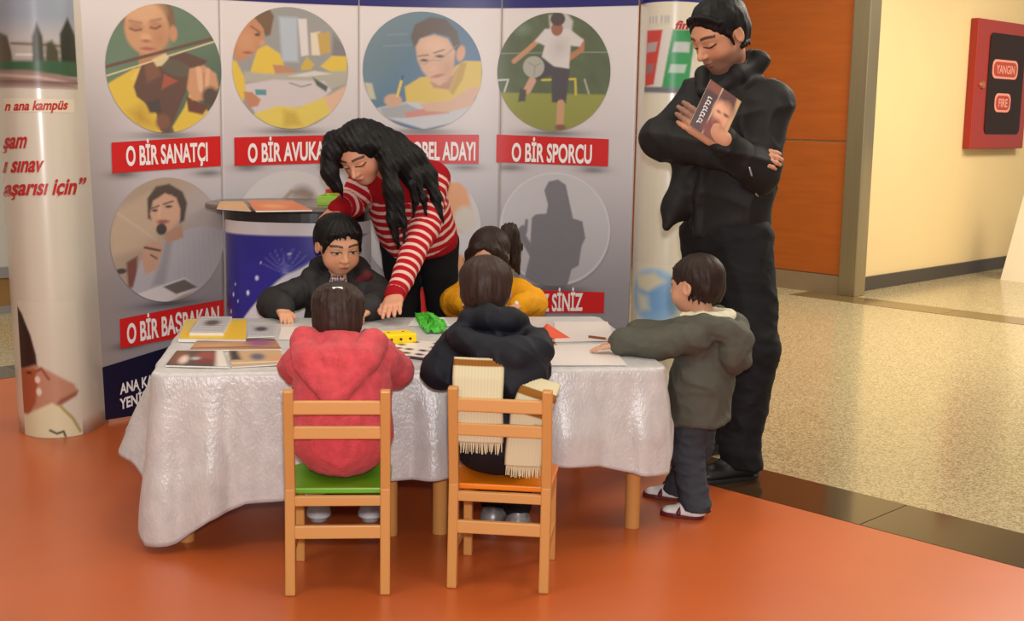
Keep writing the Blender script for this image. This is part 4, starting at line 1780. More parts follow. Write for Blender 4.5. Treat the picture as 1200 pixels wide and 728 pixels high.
m_hair_black = hair_mat('black_hair', (17, 14, 14))
m_hair_dark = hair_mat('dark_brown_hair', (44, 30, 24))
m_hair_brown = hair_mat('brown_hair', (54, 38, 31))


class Person:
    def __init__(self, label, loc, skin=(208, 150, 116), k=0.02):
        self.root = empty('person', (loc[0], loc[1], 0))
        tag(self.root, label, 'person')
        self.S = SDF(k)
        self.fine = []
        self.paint = []
        self.skin = skin

    def refine(self, c, r, res):
        c = np.asarray(c)
        self.fine.append((c - r, c + r, res))

    def head(self, fr, neck, child=True, ear=True, neck_r=None, brow=(40, 28, 24), lip=(176, 92, 84), eyes='open', lid=.028, beard=None, male=False):
        S, s = self.S, fr.s
        E = lambda c, r, k, op='add': S.el(fr(*c), np.array(r) * s, k * s, fr, op)
        if neck is not None:
            nr = neck_r or (0.17 if child else 0.21)
            S.rc(fr(0, -.12, -.18), neck, nr * s, nr * s * 1.08, .1 * s)
        E((0, -.07, .14), (.375, .43, .365), .05)
        if child:
            E((0, .10, -.10), (.315, .29, .34), .12)
            E((0, .16, -.35), (.16, .15, .12), .14)
            for sx in (-1, 1):
                E((sx * .17, .20, -.20), (.13, .13, .13), .10)
        else:
            E((0, .10, -.10), (.285, .30, .36), .12)
            E((0, .20, -.37), (.14 if male else .11, .12, .11), .14)
            for sx in (-1, 1):
                E((sx * .17, .17, -.16), (.11, .13, .12), .10)
                if male:
                    E((sx * .20, .0, -.30), (.08, .14, .10), .12)
        E((0, .28, .10), (.24, .10, .07), .08)
        for sx in (-1, 1):
            E((sx * .145, .43, .00), (.075, .07, .05), .06, 'sub')
            E((sx * .145, .305, .0), (.078, .07, .055), .025)
            if ear:
                E((sx * .375, -.05, -.03), (.04, .085, .125), .03)
                E((sx * .40, -.03, -.02), (.02, .05, .08), .03, 'sub')
        nl = .06 if child else .10
        S.rc(fr(0, .37, .02), fr(0, .37 + nl, -.13), .030 * s, .050 * s, .05 * s)
        for sx in (-1, 1):
            E((sx * .05, .385 + nl * .3, -.145), (.035, .04, .03), .03)
        E((0, .375, -.25), (.085, .045, .026), .03)
        E((0, .365, -.295), (.07, .045, .028), .03)
        E((0, .425, -.272), (.08, .02, .007), .012, 'sub')
        self.refine(fr(0, .08, -.02), np.full(3, .52 * s), .0026 if child else .003)
        sk = np.array(self.skin, float)

        def tint(w, col):
            self.paint.append((w, col))

        def loc(P):
            return fr.loc(P)
        # cheeks and nose a little redder
        tint(lambda P: .45 * np.exp(-(((np.abs(loc(P)[:, 0]) - .19) / .09) ** 2 + ((loc(P)[:, 2] + .16) / .09) ** 2)) * (loc(P)[:, 1] > 0.1), tuple(np.clip(sk * (1.02, .80, .76), 0, 255)))
        if beard:
            tint(lambda P: .75 * sstep(-.14, -.26, loc(P)[:, 2]) * sstep(-.15, .02, loc(P)[:, 1]) * sstep(-.62, -.5, loc(P)[:, 2]), beard)

        def w_lip(P):
            q = loc(P)
            return np.clip(1.6 - 1.6 * np.sqrt((q[:, 0] / .10) ** 2 + ((q[:, 2] + .272) / .045) ** 2), 0, 1) * (q[:, 1] > .2)
        tint(w_lip, lip)
        tint(lambda P: .8 * np.clip(1.5 - 1.5 * np.sqrt((loc(P)[:, 0] / .09) ** 2 + ((loc(P)[:, 2] + .272) / .012) ** 2), 0, 1) * (loc(P)[:, 1] > .2), tuple(np.array(lip) * .5))

        def w_brow(P):
            q = loc(P)
            x = np.abs(q[:, 0])
            zc = .120 + .016 * np.sin((x - .05) / .2 * 3.1)
            return np.clip((.026 - np.abs(q[:, 2] - zc)) / .01, 0, 1) * (x > .05) * (x < .26) * (q[:, 1] > .15) * .9
        tint(w_brow, brow)
        op = lid if eyes == 'open' else .010

        def eye(P):
            q = loc(P)
            return np.abs(q[:, 0]) - .145, q[:, 2], q[:, 1] > .2
        if eyes == 'open':
            def w_white(P):
                x, z, m = eye(P)
                return np.clip(3 - 3 * np.sqrt((x / .082) ** 2 + (z / op) ** 2), 0, 1) * m

            def w_iris(P):
                x, z, m = eye(P)
                return np.clip(3 - 3 * np.sqrt(((x + .0) / .038) ** 2 + ((z + .010) / .036) ** 2), 0, 1) * m * w_white(P)
            tint(w_white, (226, 214, 206))
            tint(w_iris, (34, 22, 18))

        def w_lash(P):
            x, z, m = eye(P)
            zc = (op * np.sqrt(np.clip(1 - (x / .09) ** 2, 0, 1))) if eyes == 'open' else -.022 + .02 * (x / .08) ** 2
            return np.clip((.016 - np.abs(z - zc)) / .007, 0, 1) * (np.abs(x) < .092) * m
        tint(w_lash, (44, 28, 24))

    def hand(self, w, d, back, side, L, curl=(.25, .25, .25, .3), spread=.10, thumb=.6, k=None, refine=True, res=None):
        """w wrist, d finger direction, back normal of the back of the hand, side +1 right hand / -1 left hand"""
        S = self.S
        fr = Frame(w, d, back, L)
        k = .035 * L if k is None else k
        S.bx(fr(0, .27, 0), np.array([.215, .26, .085]) * L, .075 * L, .10 * L, fr)
        S.rc(fr(0, -.12, 0), fr(0, .12, 0), .155 * L, .165 * L, .08 * L, fr.d(0, 0, 1), .72)
        for i, (fx, fl, r) in enumerate(((-.165, .40, .053), (-.055, .45, .055), (.055, .42, .052), (.160, .33, .046))):
            x = fx * side
            p = fr(x, .46, .0)
            a = 0.0
            yaw = fx * side * spread * 4
            for seg, (fl_, bend) in enumerate(((.46, .7), (.30, 1.0), (.24, .8))):
                a += curl[i] * bend
                dr = np.array([math.sin(yaw) * math.cos(a), math.cos(yaw) * math.cos(a), -math.sin(a)])
                q = p + fr.M @ dr * fl * fl_ * L
                S.rc(p, q, r * L * (1 - .09 * seg), r * L * (1 - .09 * (seg + 1)), k)
                p = q
        t = -side
        S.chain([fr(t * .13, .08, -.02), fr(t * (.20 + .08 * thumb), .26, -.05), fr(t * (.22 + .14 * thumb), .42, -.07), fr(t * (.21 + .14 * thumb), .53, -.08)],
                [.085 * L, .070 * L, .058 * L, .048 * L], .05 * L)
        if refine:
            self.refine(fr(0, .45, -.1), np.full(3, .62 * L), res or (.0028 if L < .15 else .0034))
        return fr

    def finish(self, res=.009):
        def cols(P):
            c = np.tile(srgb(self.skin), (len(P), 1))
            for w, col in self.paint:
                ww = np.clip(w(P), 0, 1)[:, None]
                c = c + (srgb(col) - c) * ww
            c = c * (1 + .04 * lnoise(P, 60, 3))[:, None]
            return c
        self.body = sdf_obj('body', self.S, res, m_skin, self.root, self.fine, cols)
        self.body['label'] = 'skin of face and hands'
        return self.body

    def part(self, name, S, res, m, cols=None, attrs=None, fine=None, label=None, smooth=1):
        o = sdf_obj(name, S, res, m, self.root, fine, cols, attrs, smooth)
        if label:
            o['label'] = label
        return o


def folds(amp, f, seed, axis=None):
    """soft wrinkles for cloth"""
    def fn(P):
        Q = P
        if axis is not None:
            Q = P * np.asarray(axis, np.float32)
        n = lnoise(Q, f, seed)
        r1 = 1 - np.minimum(np.abs(lnoise(Q, f * .8, seed + 7)) * 2.4, 1)
        r2 = 1 - np.minimum(np.abs(lnoise(Q, f * 1.7, seed + 9)) * 2.6, 1)
        return amp * (.6 * n - 1.1 * r1 * r1 - .7 * r2 * r2 + .35)
    return fn


def strands(fr, amp, n=46, seed=1):
    """fine ridges running from the crown downwards"""
    def fn(P):
        q = fr.loc(P)
        a = np.arctan2(q[:, 0], q[:, 1] + .05)
        z = q[:, 2]
        w = .6 * lnoise(q.astype(np.float32), 5, seed)
        r = np.clip(np.sqrt(q[:, 0] ** 2 + (q[:, 1] + .1) ** 2) / .3, 0, 1)
        return amp * (r * (np.sin(a * n * .5 + 6 * w + 2 * z) * .4 + .3 * np.sin(a * n + 9 * w)) + 1.0 * lnoise(q.astype(np.float32), 9, seed + 3) + .5 * lnoise(q.astype(np.float32), 24, seed + 5))
    return fn


def tufts(Hh, H, pts, n, length, r, seed, droop=(0, .1, -1)):
    """short pointed locks along a line of head-space points"""
    rs = random.Random(seed)
    pts = np.array(pts, float)
    seg = np.concatenate([[0], np.cumsum(np.linalg.norm(np.diff(pts, axis=0), axis=1))])
    for i in range(n):
        t = (i + rs.uniform(.2, .8)) / n * seg[-1]
        p = np.array([np.interp(t, seg, pts[:, k]) for k in range(3)])
        d = nrm(np.array(droop) + np.array([rs.uniform(-.35, .35), 0, rs.uniform(-.1, .1)]) + np.array([p[0], p[1], 0]) * .25)
        L = length * rs.uniform(.65, 1.2)
        q = p + d * L
        Hh.rc(H(*p), H(*q), r * H.s, .008 * H.s, .012 * H.s)


def nape(Hh, H, z, seed, n=20, rad=(.33, .36), length=.10, a0=-125, a1=125):
    """ragged lower edge of short hair round the back of the head"""
    pts = []
    for i in range(13):
        a = math.radians(a0 + (a1 - a0) * i / 12)
        pts.append((rad[0] * math.sin(a), -.10 - rad[1] * math.cos(a), z + .05 * abs(math.sin(a))))
    tufts(Hh, H, pts, n, length, .035, seed)


def shoe(P, toe, heel, h, w, m_up, m_sole, name='shoe', up_extra=0.0):
    """P person; toe and heel points on the floor"""
    toe, heel = np.asarray(toe, float), np.asarray(heel, float)
    d = nrm(toe - heel)
    L = np.linalg.norm(toe - heel)
    S = SDF(.02)
    up = np.array([0, 0, 1.0])
    S.rc(heel + d * w * .5 + up * h * .42, toe - d * w * .55 + up * h * .30, w * .50, w * .50, .02, up, .62)
    S.rc(heel + d * w * .5 + up * h * .5, heel + d * L * .45 + up * h * .55, w * .46, w * .40, .03)
    S.rc(heel + d * w * .55 + up * h * .5, heel + d * w * .6 + up * (h + up_extra), w * .45, w * .40, .03)
    S.cut(heel + up * .012, -up, .004)
    o = P.part(name, S, .004, m_up)
    b = np.array(wl(P.root))
    s = np.cross(d, up)
    pts = []
    for i in range(28):
        t = 2 * math.pi * i / 28
        c, sn = math.cos(t), math.sin(t)
        q = (heel + toe) / 2 + d * (L / 2 + .003) * math.copysign(abs(c) ** .75, c) + s * (w / 2 + .004) * math.copysign(abs(sn) ** .75, sn) * (1 - .08 * (c < 0))
        pts.append((q[0] - b[0], q[1] - b[1]))
    so = MB().prism(pts, .0, .016).build('sole', m_sole, None, bevel=.003)
    so.parent = o
    return o
# ================================================================== standing boy in the grey hooded jacket
m_grey_jacket = mat('grey_green_jacket', (82, 80, 70), rough=.75, spec=.25, noise=(40, .06), bump=(220, .15, .002))
m_slate = mat('slate_trousers', (58, 60, 66), rough=.8, spec=.2, noise=(50, .06), bump=(260, .2, .002))
m_shoe_white = mat('white_shoe_leather', (222, 216, 212), rough=.5)
m_shoe_red = mat('dark_red_trim', (96, 22, 28), rough=.5)
m_cream_fleece = mat('cream_fleece', (216, 206, 176), rough=.9, bump=(180, .5, .004))


def boy_standing():
    P = Person('small boy in grey hooded jacket standing at the right end of the table', (.62, 4.18), (204, 150, 118))
    fw = nrm((-.90, .42, 0))
    B = Frame((.635, 4.185, 0), fw)          # x = his right (away from camera), y forward
    H = Frame((.612, 4.20, .770), nrm((-.80, .60, -.06)), (0, 0, 1), .196)
    neck = B(0, -.005, .655)
    P.head(H, neck, True)
    S = P.S
    S.rc(B(0, 0, .40), B(0, 0, .60), .075, .075, n=fw, s=.8)
    S.rc(neck, B(0, 0, .58), .035, .06)
    # arms
    la = [B(-.105, -.01, .615), np.array([.475, 4.085, .585]), np.array([.355, 4.105, .585])]
    ra = [B(.105, .0, .615), B(.13, .13, .575), B(.08, .25, .575)]
    for q in (la, ra):
        S.chain(q, [.03, .026, .022])
    P.hand(np.array([.345, 4.106, .580]), nrm((-.98, .12, -.22)), (-.1, 0, 1), -1, .098, (.15, .12, .14, .2), .12)
    P.hand(ra[2], nrm((-.9, .3, -.1)), (0, 0, 1), 1, .098, refine=False)
    for sx, ank in ((-1, np.array([.625, 4.085, .05])), (1, np.array([.590, 4.285, .05]))):
        S.chain([B(sx * .05, 0, .38), B(sx * .055, .0, .20), ank], [.05, .036, .026])
        S.rc(ank, ank + fw * .05 - np.array([0, 0, .02]), .022, .016)
    P.finish()
    # trousers
    T = SDF(.03)
    T.el(B(0, -.005, .36), (.092, .078, .06), .03, B)
    for sx, ank in ((-1, np.array([.627, 4.085, .035])), (1, np.array([.592, 4.285, .035]))):
        T.chain([B(sx * .055, 0, .35), B(sx * .056, .012, .20), ank], [.062, .052, .050], .02)
    T.cut((0, 0, .028), (0, 0, -1), .004)
    T.disp = folds(.005, 45, 4, (1, 1, 1.8))
    P.part('trousers', T, .006, m_slate)
    # jacket
    J = SDF(.03)
    J.chain([B(0, -.005, .325), B(0, -.01, .45), B(0, -.01, .585)], [.126, .116, .095], .04, fw, .84)
    J.rc(B(-.095, -.01, .60), B(.095, -.01, .60), .052, .052, .04)
    J.chain([la[0], la[1], np.array([.372, 4.105, .588])], [.056, .050, .045], .015)
    J.chain([ra[0], ra[1], ra[2]], [.058, .052, .044], .02)
    J.rc(np.array([.385, 4.104, .588]), np.array([.368, 4.106, .587]), .046, .046, .004)
    # hood lying on the back, collar roll round the neck
    J.chain([B(-.075, .05, .648), B(-.092, -.035, .655), B(-.055, -.10, .635), B(0, -.125, .60), B(.055, -.10, .635), B(.09, -.03, .655), B(.07, .05, .65)], [.026, .034, .042, .050, .042, .034, .026], .014)
    J.el(B(0, -.115, .565), (.085, .056, .09), .012, B)
    J.rc(B(-.07, -.125, .60), B(0, -.16, .525), .012, .016, .02)
    J.rc(B(.07, -.125, .60), B(0, -.16, .525), .012, .016, .02)
    J.el(B(0, .0, .70), (.062, .07, .06), .015, B, op='sub')
    J.cut((0, 0, .308), (0, 0, -1), .012)
    J.disp = folds(.005, 28, 11, (1, 1, 1.5))
    P.part('jacket', J, .0055, m_grey_jacket, label='grey-green hooded winter jacket')
    L = SDF(.015)
    L.chain([B(-.05, .045, .668), B(-.066, -.02, .672), B(-.03, -.085, .668), B(.03, -.085, .668), B(.066, -.02, .672)], [.016, .02, .024, .024, .02])
    L.disp = folds(.003, 160, 5)
    P.part('hood_lining', L, .005, m_cream_fleece)
    # hair
    Hh = SDF(.03)
    s = H.s
    Hh.el(H(0, -.085, .17), np.array([.41, .465, .385]) * s, .02, H)
    Hh.el(H(0, -.20, -.06), np.array([.33, .33, .26]) * s, .02, H)
    Hh.el(H(0, .52, -.17), np.array([.50, .40, .37]) * s, .02, H, op='sub')
    for sx in (-1, 1):
        Hh.el(H(sx * .42, .03, -.08), np.array([.12, .14, .20]) * s, .015, H, op='sub')
    Hh.cut(H(0, -.2, -.27), H.d(0, .3, -1), .02)
    nape(Hh, H, -.24, 1, rad=(.31, .34), a0=-100, a1=100)
    tufts(Hh, H, [(-.30, .24, .30), (0, .33, .36), (.30, .24, .30)], 12, .12, .03, 2, (0, .15, -1))
    Hh.disp = strands(H, .0026, 40, 2)
    P.part('hair', Hh, .0042, m_hair_dark)
    for t, h in ((np.array([.515, 4.115]), np.array([.652, 4.075])), (np.array([.478, 4.325]), np.array([.615, 4.282]))):
        o = shoe(P, (*t, 0), (*h, 0), .045, .062, m_shoe_white, m_shoe_red)
        d = nrm(np.append(t - h, 0))
        b = np.array(wl(P.root))
        sdn = np.cross(d, (0, 0, 1))
        mid = np.append((t * .55 + h * .45), 0) - b
        st = SDF(.004)
        q = mid + b
        st.rc(q + sdn * .034 + np.array([0, 0, .018]), q - sdn * .0 + np.array([0, 0, .052]) - d * .012, .009, .009)
        st.rc(q - sdn * .034 + np.array([0, 0, .018]), q - sdn * .0 + np.array([0, 0, .052]) - d * .012, .009, .009)
        s_o = sdf_obj('strap', st, .004, m_shoe_red, P.root)
        s_o.parent = o
    return P


boy_standing()

# ================================================================== child in the pink fleece on the green chair
m_pink_fleece = mat('coral_pink_fleece', (208, 78, 84), rough=.95, spec=.1, noise=(36, .14), bump=(260, .9, .005), sheen=.12)
m_pink_sock = mat('grey_leggings', (96, 84, 84), rough=.85)
m_white_shoe = mat('white_trainer', (216, 216, 218), rough=.5, noise=(40, .08))


def girl_pink():
    P = Person('child in fuzzy coral pink hooded coat sitting on the green chair', (-.48, 3.5), (208, 152, 120))
    fw = nrm((-.06, 1, 0))
    B = Frame((-.478, 3.495, 0), fw)
    H = Frame((-.503, 3.62, .739), nrm((-.05, 1, -.12)), (0, 0, 1), .188)
    neck = B(-.012, .085, .655)
    P.head(H, neck, True)
    S = P.S
    S.rc(B(0, .0, .40), B(-.005, .06, .60), .08, .075)
    S.rc(B(-.005, .06, .60), neck, .06, .035)
    la = [B(-.12, .07, .615), np.array([-.628, 3.625, .585]), np.array([-.575, 3.80, .598])]
    ra = [B(.115, .07, .615), np.array([-.335, 3.640, .575]), np.array([-.395, 3.82, .598])]
    for q in (la, ra):
        S.chain(q, [.03, .026, .022])
    P.hand(la[2], nrm((.3, .9, -.12)), (0, 0, 1), -1, .098, refine=False)
    P.hand(ra[2], nrm((-.3, .9, -.12)), (0, 0, 1), 1, .098, refine=False)
    feet = [gz(376, 606), gz(436, 606)]
    for sx, f in ((-1, feet[0]), (1, feet[1])):
        kn = np.array([f[0] * .7 + B(sx * .06, 0, 0)[0] * .3, 3.86, .345])
        S.chain([B(sx * .055, .0, .365), kn, f + np.array([0, -.01, .06])], [.055, .042, .028])
    P.finish()
    T = SDF(.03)
    for sx, f in ((-1, feet[0]), (1, feet[1])):
        kn = np.array([f[0] * .7 + B(sx * .06, 0, 0)[0] * .3, 3.86, .345])
        T.chain([B(sx * .055, .0, .372), kn, f + np.array([0, -.01, .085])], [.064, .052, .042], .02)
    T.disp = folds(.004, 45, 3)
    P.part('leggings', T, .007, m_pink_sock)
    for f in feet:
        shoe(P, f + np.array([-.01, .075, 0]), f + np.array([0, -.06, 0]), .05, .06, m_white_shoe, mat('grey_sole', (150, 146, 142)), name='shoe')
    J = SDF(.03)
    J.el(B(0, -.005, .43), (.138, .112, .130), .05, B)
    J.chain([B(0, .0, .44), B(0, .025, .55), B(-.005, .060, .625)], [.130, .126, .092], .05, fw, .86)
    J.rc(B(-.095, .06, .625), B(.09, .06, .625), .045, .045, .04)
    J.chain(la, [.050, .046, .042], .018)
    J.chain(ra, [.050, .046, .042], .018)
    # hood: wide roll from both shoulders to a point low on the back
    J.chain([B(-.075, .11, .675), B(-.108, .035, .675), B(-.085, -.045, .640), B(-.018, -.112, .548)], [.028, .042, .042, .026], .006)
    J.chain([B(.052, .11, .675), B(.085, .035, .675), B(.062, -.045, .640), B(-.010, -.112, .548)], [.028, .042, .042, .026], .006)
    J.el(B(-.012, -.028, .645), (.075, .058, .045), .015, B)
    J.rc(B(-.03, -.075, .648), B(-.016, -.098, .575), .018, .016, .006)
    J.rc(B(.012, -.075, .648), B(-.012, -.098, .575), .018, .016, .006)
    J.el(H(0, 0.02, -.05), np.array([.38, .46, .45]) * H.s, .015, H, op='sub')
    J.cut((0, 0, .299), (0, 0, -1), .015)
    _f = folds(.005, 24, 21)
    J.disp = lambda Pp: _f(Pp) + .0018 * lnoise(Pp, 300, 22)
    P.part('coat', J, .0055, m_pink_fleece, label='fuzzy coral pink hooded fleece coat')
    Hh = SDF(.03)
    s = H.s
    Hh.el(H(0, -.08, .16), np.array([.42, .475, .385]) * s, .02, H)
    Hh.el(H(0, -.22, -.12), np.array([.37, .30, .32]) * s, .03, H)
    Hh.el(H(0, .55, -.15), np.array([.46, .40, .38]) * s, .02, H, op='sub')
    for sx in (-1, 1):
        Hh.el(H(sx * .44, .02, -.10), np.array([.11, .12, .20]) * s, .015, H, op='sub')
    Hh.cut(H(0, -.2, -.40), H.d(0, .25, -1), .03)
    nape(Hh, H, -.36, 3, rad=(.32, .30), a0=-110, a1=110)
    tufts(Hh, H, [(-.2, -.42, .42), (0, -.46, .40), (.2, -.42, .42)], 5, .3, .03, 4, (0, -.3, -1))
    Hh.disp = strands(H, .0026, 44, 6)
    P.part('hair', Hh, .0042, m_hair_brown)
    c = SDF(.004)
    q = H(.0, -.40, .40)
    c.rc(q + np.array([-.012, 0, 0]), q + np.array([.012, 0, .002]), .008, .008)
    P.part('hair_tie', c, .003, mat('white_hair_tie', (232, 228, 228)), label='small white hair tie')
    return P


girl_pink()

# ================================================================== child in the navy coat with the knitted scarf
m_navy_coat = mat('black_navy_coat', (19, 20, 28), rough=.7, spec=.3, noise=(30, .12), bump=(200, .2, .002))
m_silver = mat('silver_boot', (128, 124, 124), rough=.35, metal=.3, noise=(30, .5))
m_darkshoe = mat('black_boot', (26, 24, 26), rough=.5)


def knit_mat():
    m = mat('cream_knit', attr='Col', rough=.9, spec=.15)
    return m


def boy_navy():
    P = Person('child in black navy hooded coat with cream scarf on the orange chair', (-.04, 3.52), (206, 150, 118))
    fw = nrm((.09, 1, 0))
    B = Frame((-.032, 3.535, 0), fw)
    H = Frame((-.078, 3.70, .812), nrm((.05, 1, -.10)), (0, 0, 1), .192)
    neck = B(-.045, .13, .728)
    P.head(H, neck, True)
    S = P.S
    S.rc(B(0, .0, .40), B(-.03, .09, .66), .08, .075)
    S.rc(B(-.03, .09, .66), neck, .06, .035)
    la = [B(-.135, .10, .655), np.array([-.208, 3.63, .575]), np.array([-.19, 3.83, .598])]
    ra = [B(.075, .10, .66), np.array([.068, 3.72, .575]), np.array([.04, 3.87, .598])]
    for q in (la, ra):
        S.chain(q, [.03, .026, .022])
    P.hand(la[2], nrm((.2, .9, -.12)), (0, 0, 1), -1, .098, refine=False)
    P.hand(ra[2], nrm((-.3, .9, -.12)), (0, 0, 1), 1, .098, refine=False)
    feet = [gz(577, 612), gz(606, 620)]
    for sx, f in ((-1, feet[0]), (1, feet[1])):
        kn = np.array([f[0] * .6 + B(sx * .06, 0, 0)[0] * .4, 3.88, .345])
        S.chain([B(sx * .055, .0, .365), kn, f + np.array([0, -.01, .07])], [.055, .042, .028])
    P.finish()
    T = SDF(.03)
    for sx, f in ((-1, feet[0]), (1, feet[1])):
        kn = np.array([f[0] * .6 + B(sx * .06, 0, 0)[0] * .4, 3.88, .345])
        T.chain([B(sx * .055, .0, .372), kn, f + np.array([0, -.01, .085])], [.064, .052, .046], .02)
    T.disp = folds(.004, 45, 3)
    P.part('trousers', T, .007, m_navy_coat)
    for f, mm in ((feet[0], m_silver), (feet[1], m_darkshoe)):
        shoe(P, f + np.array([.01, .085, 0]), f + np.array([0, -.06, 0]), .06, .066, m_silver, m_darkshoe, name='boot', up_extra=.03)
    J = SDF(.03)
    J.el(B(-.005, .008, .42), (.132, .108, .120), .05, B)
    J.chain([B(-.005, .005, .44), B(-.015, .04, .56), B(-.03, .095, .665)], [.124, .118, .088], .05, fw, .86)
    J.rc(B(-.115, .095, .662), B(.06, .095, .665), .046, .046, .04)
    J.chain(la, [.054, .052, .046], .018)
    J.chain(ra, [.052, .050, .044], .018)
    # collar and the big hood that sags to the right side of the back
    J.chain([B(-.105, .12, .722), B(-.095, .06, .735), B(-.04, .035, .748), B(.02, .045, .745), B(.045, .11, .725)], [.028, .034, .036, .034, .028], .015)
    J.chain([B(-.135, .05, .695), B(-.10, -.01, .690), B(-.03, -.05, .670), B(.05, -.06, .655), B(.105, -.005, .668), B(.10, .06, .685)], [.028, .036, .042, .046, .042, .034], .018)
    J.chain([B(.0, -.058, .625), B(.055, -.072, .575), B(.10, -.04, .605)], [.040, .042, .042], .018)
    J.el(B(.045, -.03, .62), (.085, .062, .085), .02, B)
    J.el(H(0, .04, -.05), np.array([.38, .46, .45]) * H.s, .015, H, op='sub')
    J.cut((0, 0, .299), (0, 0, -1), .015)
    J.disp = folds(.0055, 26, 31)
    P.part('coat', J, .0055, m_navy_coat, label='black navy hooded winter coat')
    # scarf: two knitted ends hanging down the back
    km = knit_mat()
    CR, BRN = (208, 194, 158), (140, 88, 34)
    scarf_o = None
    for pts, wdt, stripes, nm in (
            ([(-.050, -.080, .650), (-.048, -.114, .60), (-.046, -.134, .54), (-.046, -.130, .47), (-.046, -.126, .425)], .132, [(.03, .11)], 'scarf_end'),
            ([(.128, -.06, .590), (.116, -.118, .560), (.095, -.128, .50), (.086, -.126, .43), (.082, -.120, .360)], .092, [(.20, .28), (.38, .45)], 'scarf_end')):
        pts = np.array([B(*p) for p in pts])
        seg = np.concatenate([[0], np.cumsum(np.linalg.norm(np.diff(pts, axis=0), axis=1))])
        nv, nu = 60, 30
        V, Fc, Cc = [], [], []
        for j in range(nv + 1):
            t = j / nv
            c = np.array([np.interp(t * seg[-1], seg, pts[:, k]) for k in range(3)])
            for i in range(nu + 1):
                u = i / nu - .5
                rib = .0022 * math.sin(i * math.pi * 1.0) + .003 * abs(math.sin(i * math.pi / 2))
                sideways = B.d(1, 0, 0)
                tilt = np.array([0, 0, -.28 * u * wdt]) if nm and wdt < .1 and t < .55 else 0
                V.append(c + sideways * u * wdt * (1 + .02 * math.sin(t * 9)) - np.array([0, 1, 0]) * (rib + .006 * math.cos(u * 3)) + tilt)
                col = BRN if any(a <= t <= b for a, b in stripes) else CR
                Cc.append(srgb(col) * (1 - .10 * (i % 2)))
        for j in range(nv):
            for i in range(nu):
                a = j * (nu + 1) + i
                Fc.append((a, a + 1, a + nu + 2, a + nu + 1))
        b = np.array(wl(P.root))
        o = mesh_obj(nm, np.array(V) - b, Fc, km, P.root, True, np.array(Cc))
        o['label'] = 'cream ribbed knitted scarf end with brown stripes'
        so = o.modifiers.new('thick', 'SOLIDIFY')
        so.thickness = .008
        so.offset = -1
        # fringe
        fm = MB()
        rs = random.Random(3)
        end = np.array(V[-(nu + 1):]) - b
        for i in range(0, nu + 1):
            p = end[i]
            q = p + np.array([rs.uniform(-.004, .004), rs.uniform(-.003, .004), -.028 - rs.uniform(0, .008)])
            fm.cyl(p, q, .0024, .0012, 5)
        fo = fm.build('fringe', mat('cream_fringe', CR, rough=.9), None)
        fo.parent = o
        fo['kind'] = 'stuff'
    sc = SDF(.02)
    sc.chain([B(-.11, .10, .715), B(-.085, .10, .70)], [.018, .02])
    P.part('scarf_wrap', sc, .005, mat('cream_fringe', CR, rough=.9))
    Hh = SDF(.03)
    s = H.s
    Hh.el(H(0, -.085, .16), np.array([.415, .47, .385]) * s, .02, H)
    Hh.el(H(0, -.21, -.10), np.array([.35, .31, .28]) * s, .03, H)
    Hh.el(H(0, .52, -.17), np.array([.50, .40, .37]) * s, .02, H, op='sub')
    for sx in (-1, 1):
        Hh.el(H(sx * .43, .03, -.10), np.array([.11, .13, .19]) * s, .015, H, op='sub')
    Hh.cut(H(0, -.2, -.36), H.d(0, .3, -1), .025)
    nape(Hh, H, -.33, 5, rad=(.30, .32), a0=-110, a1=110)
    Hh.disp = strands(H, .0028, 38, 9)
    P.part('hair', Hh, .0042, m_hair_brown)
    return P


boy_navy()
# ================================================================== boy in the charcoal jacket behind the table
m_charcoal = mat('charcoal_jacket', (44, 42, 42), rough=.72, spec=.3, noise=(40, .08), bump=(200, .2, .002))
m_maroon = mat('maroon_lining', (92, 22, 30), rough=.85)


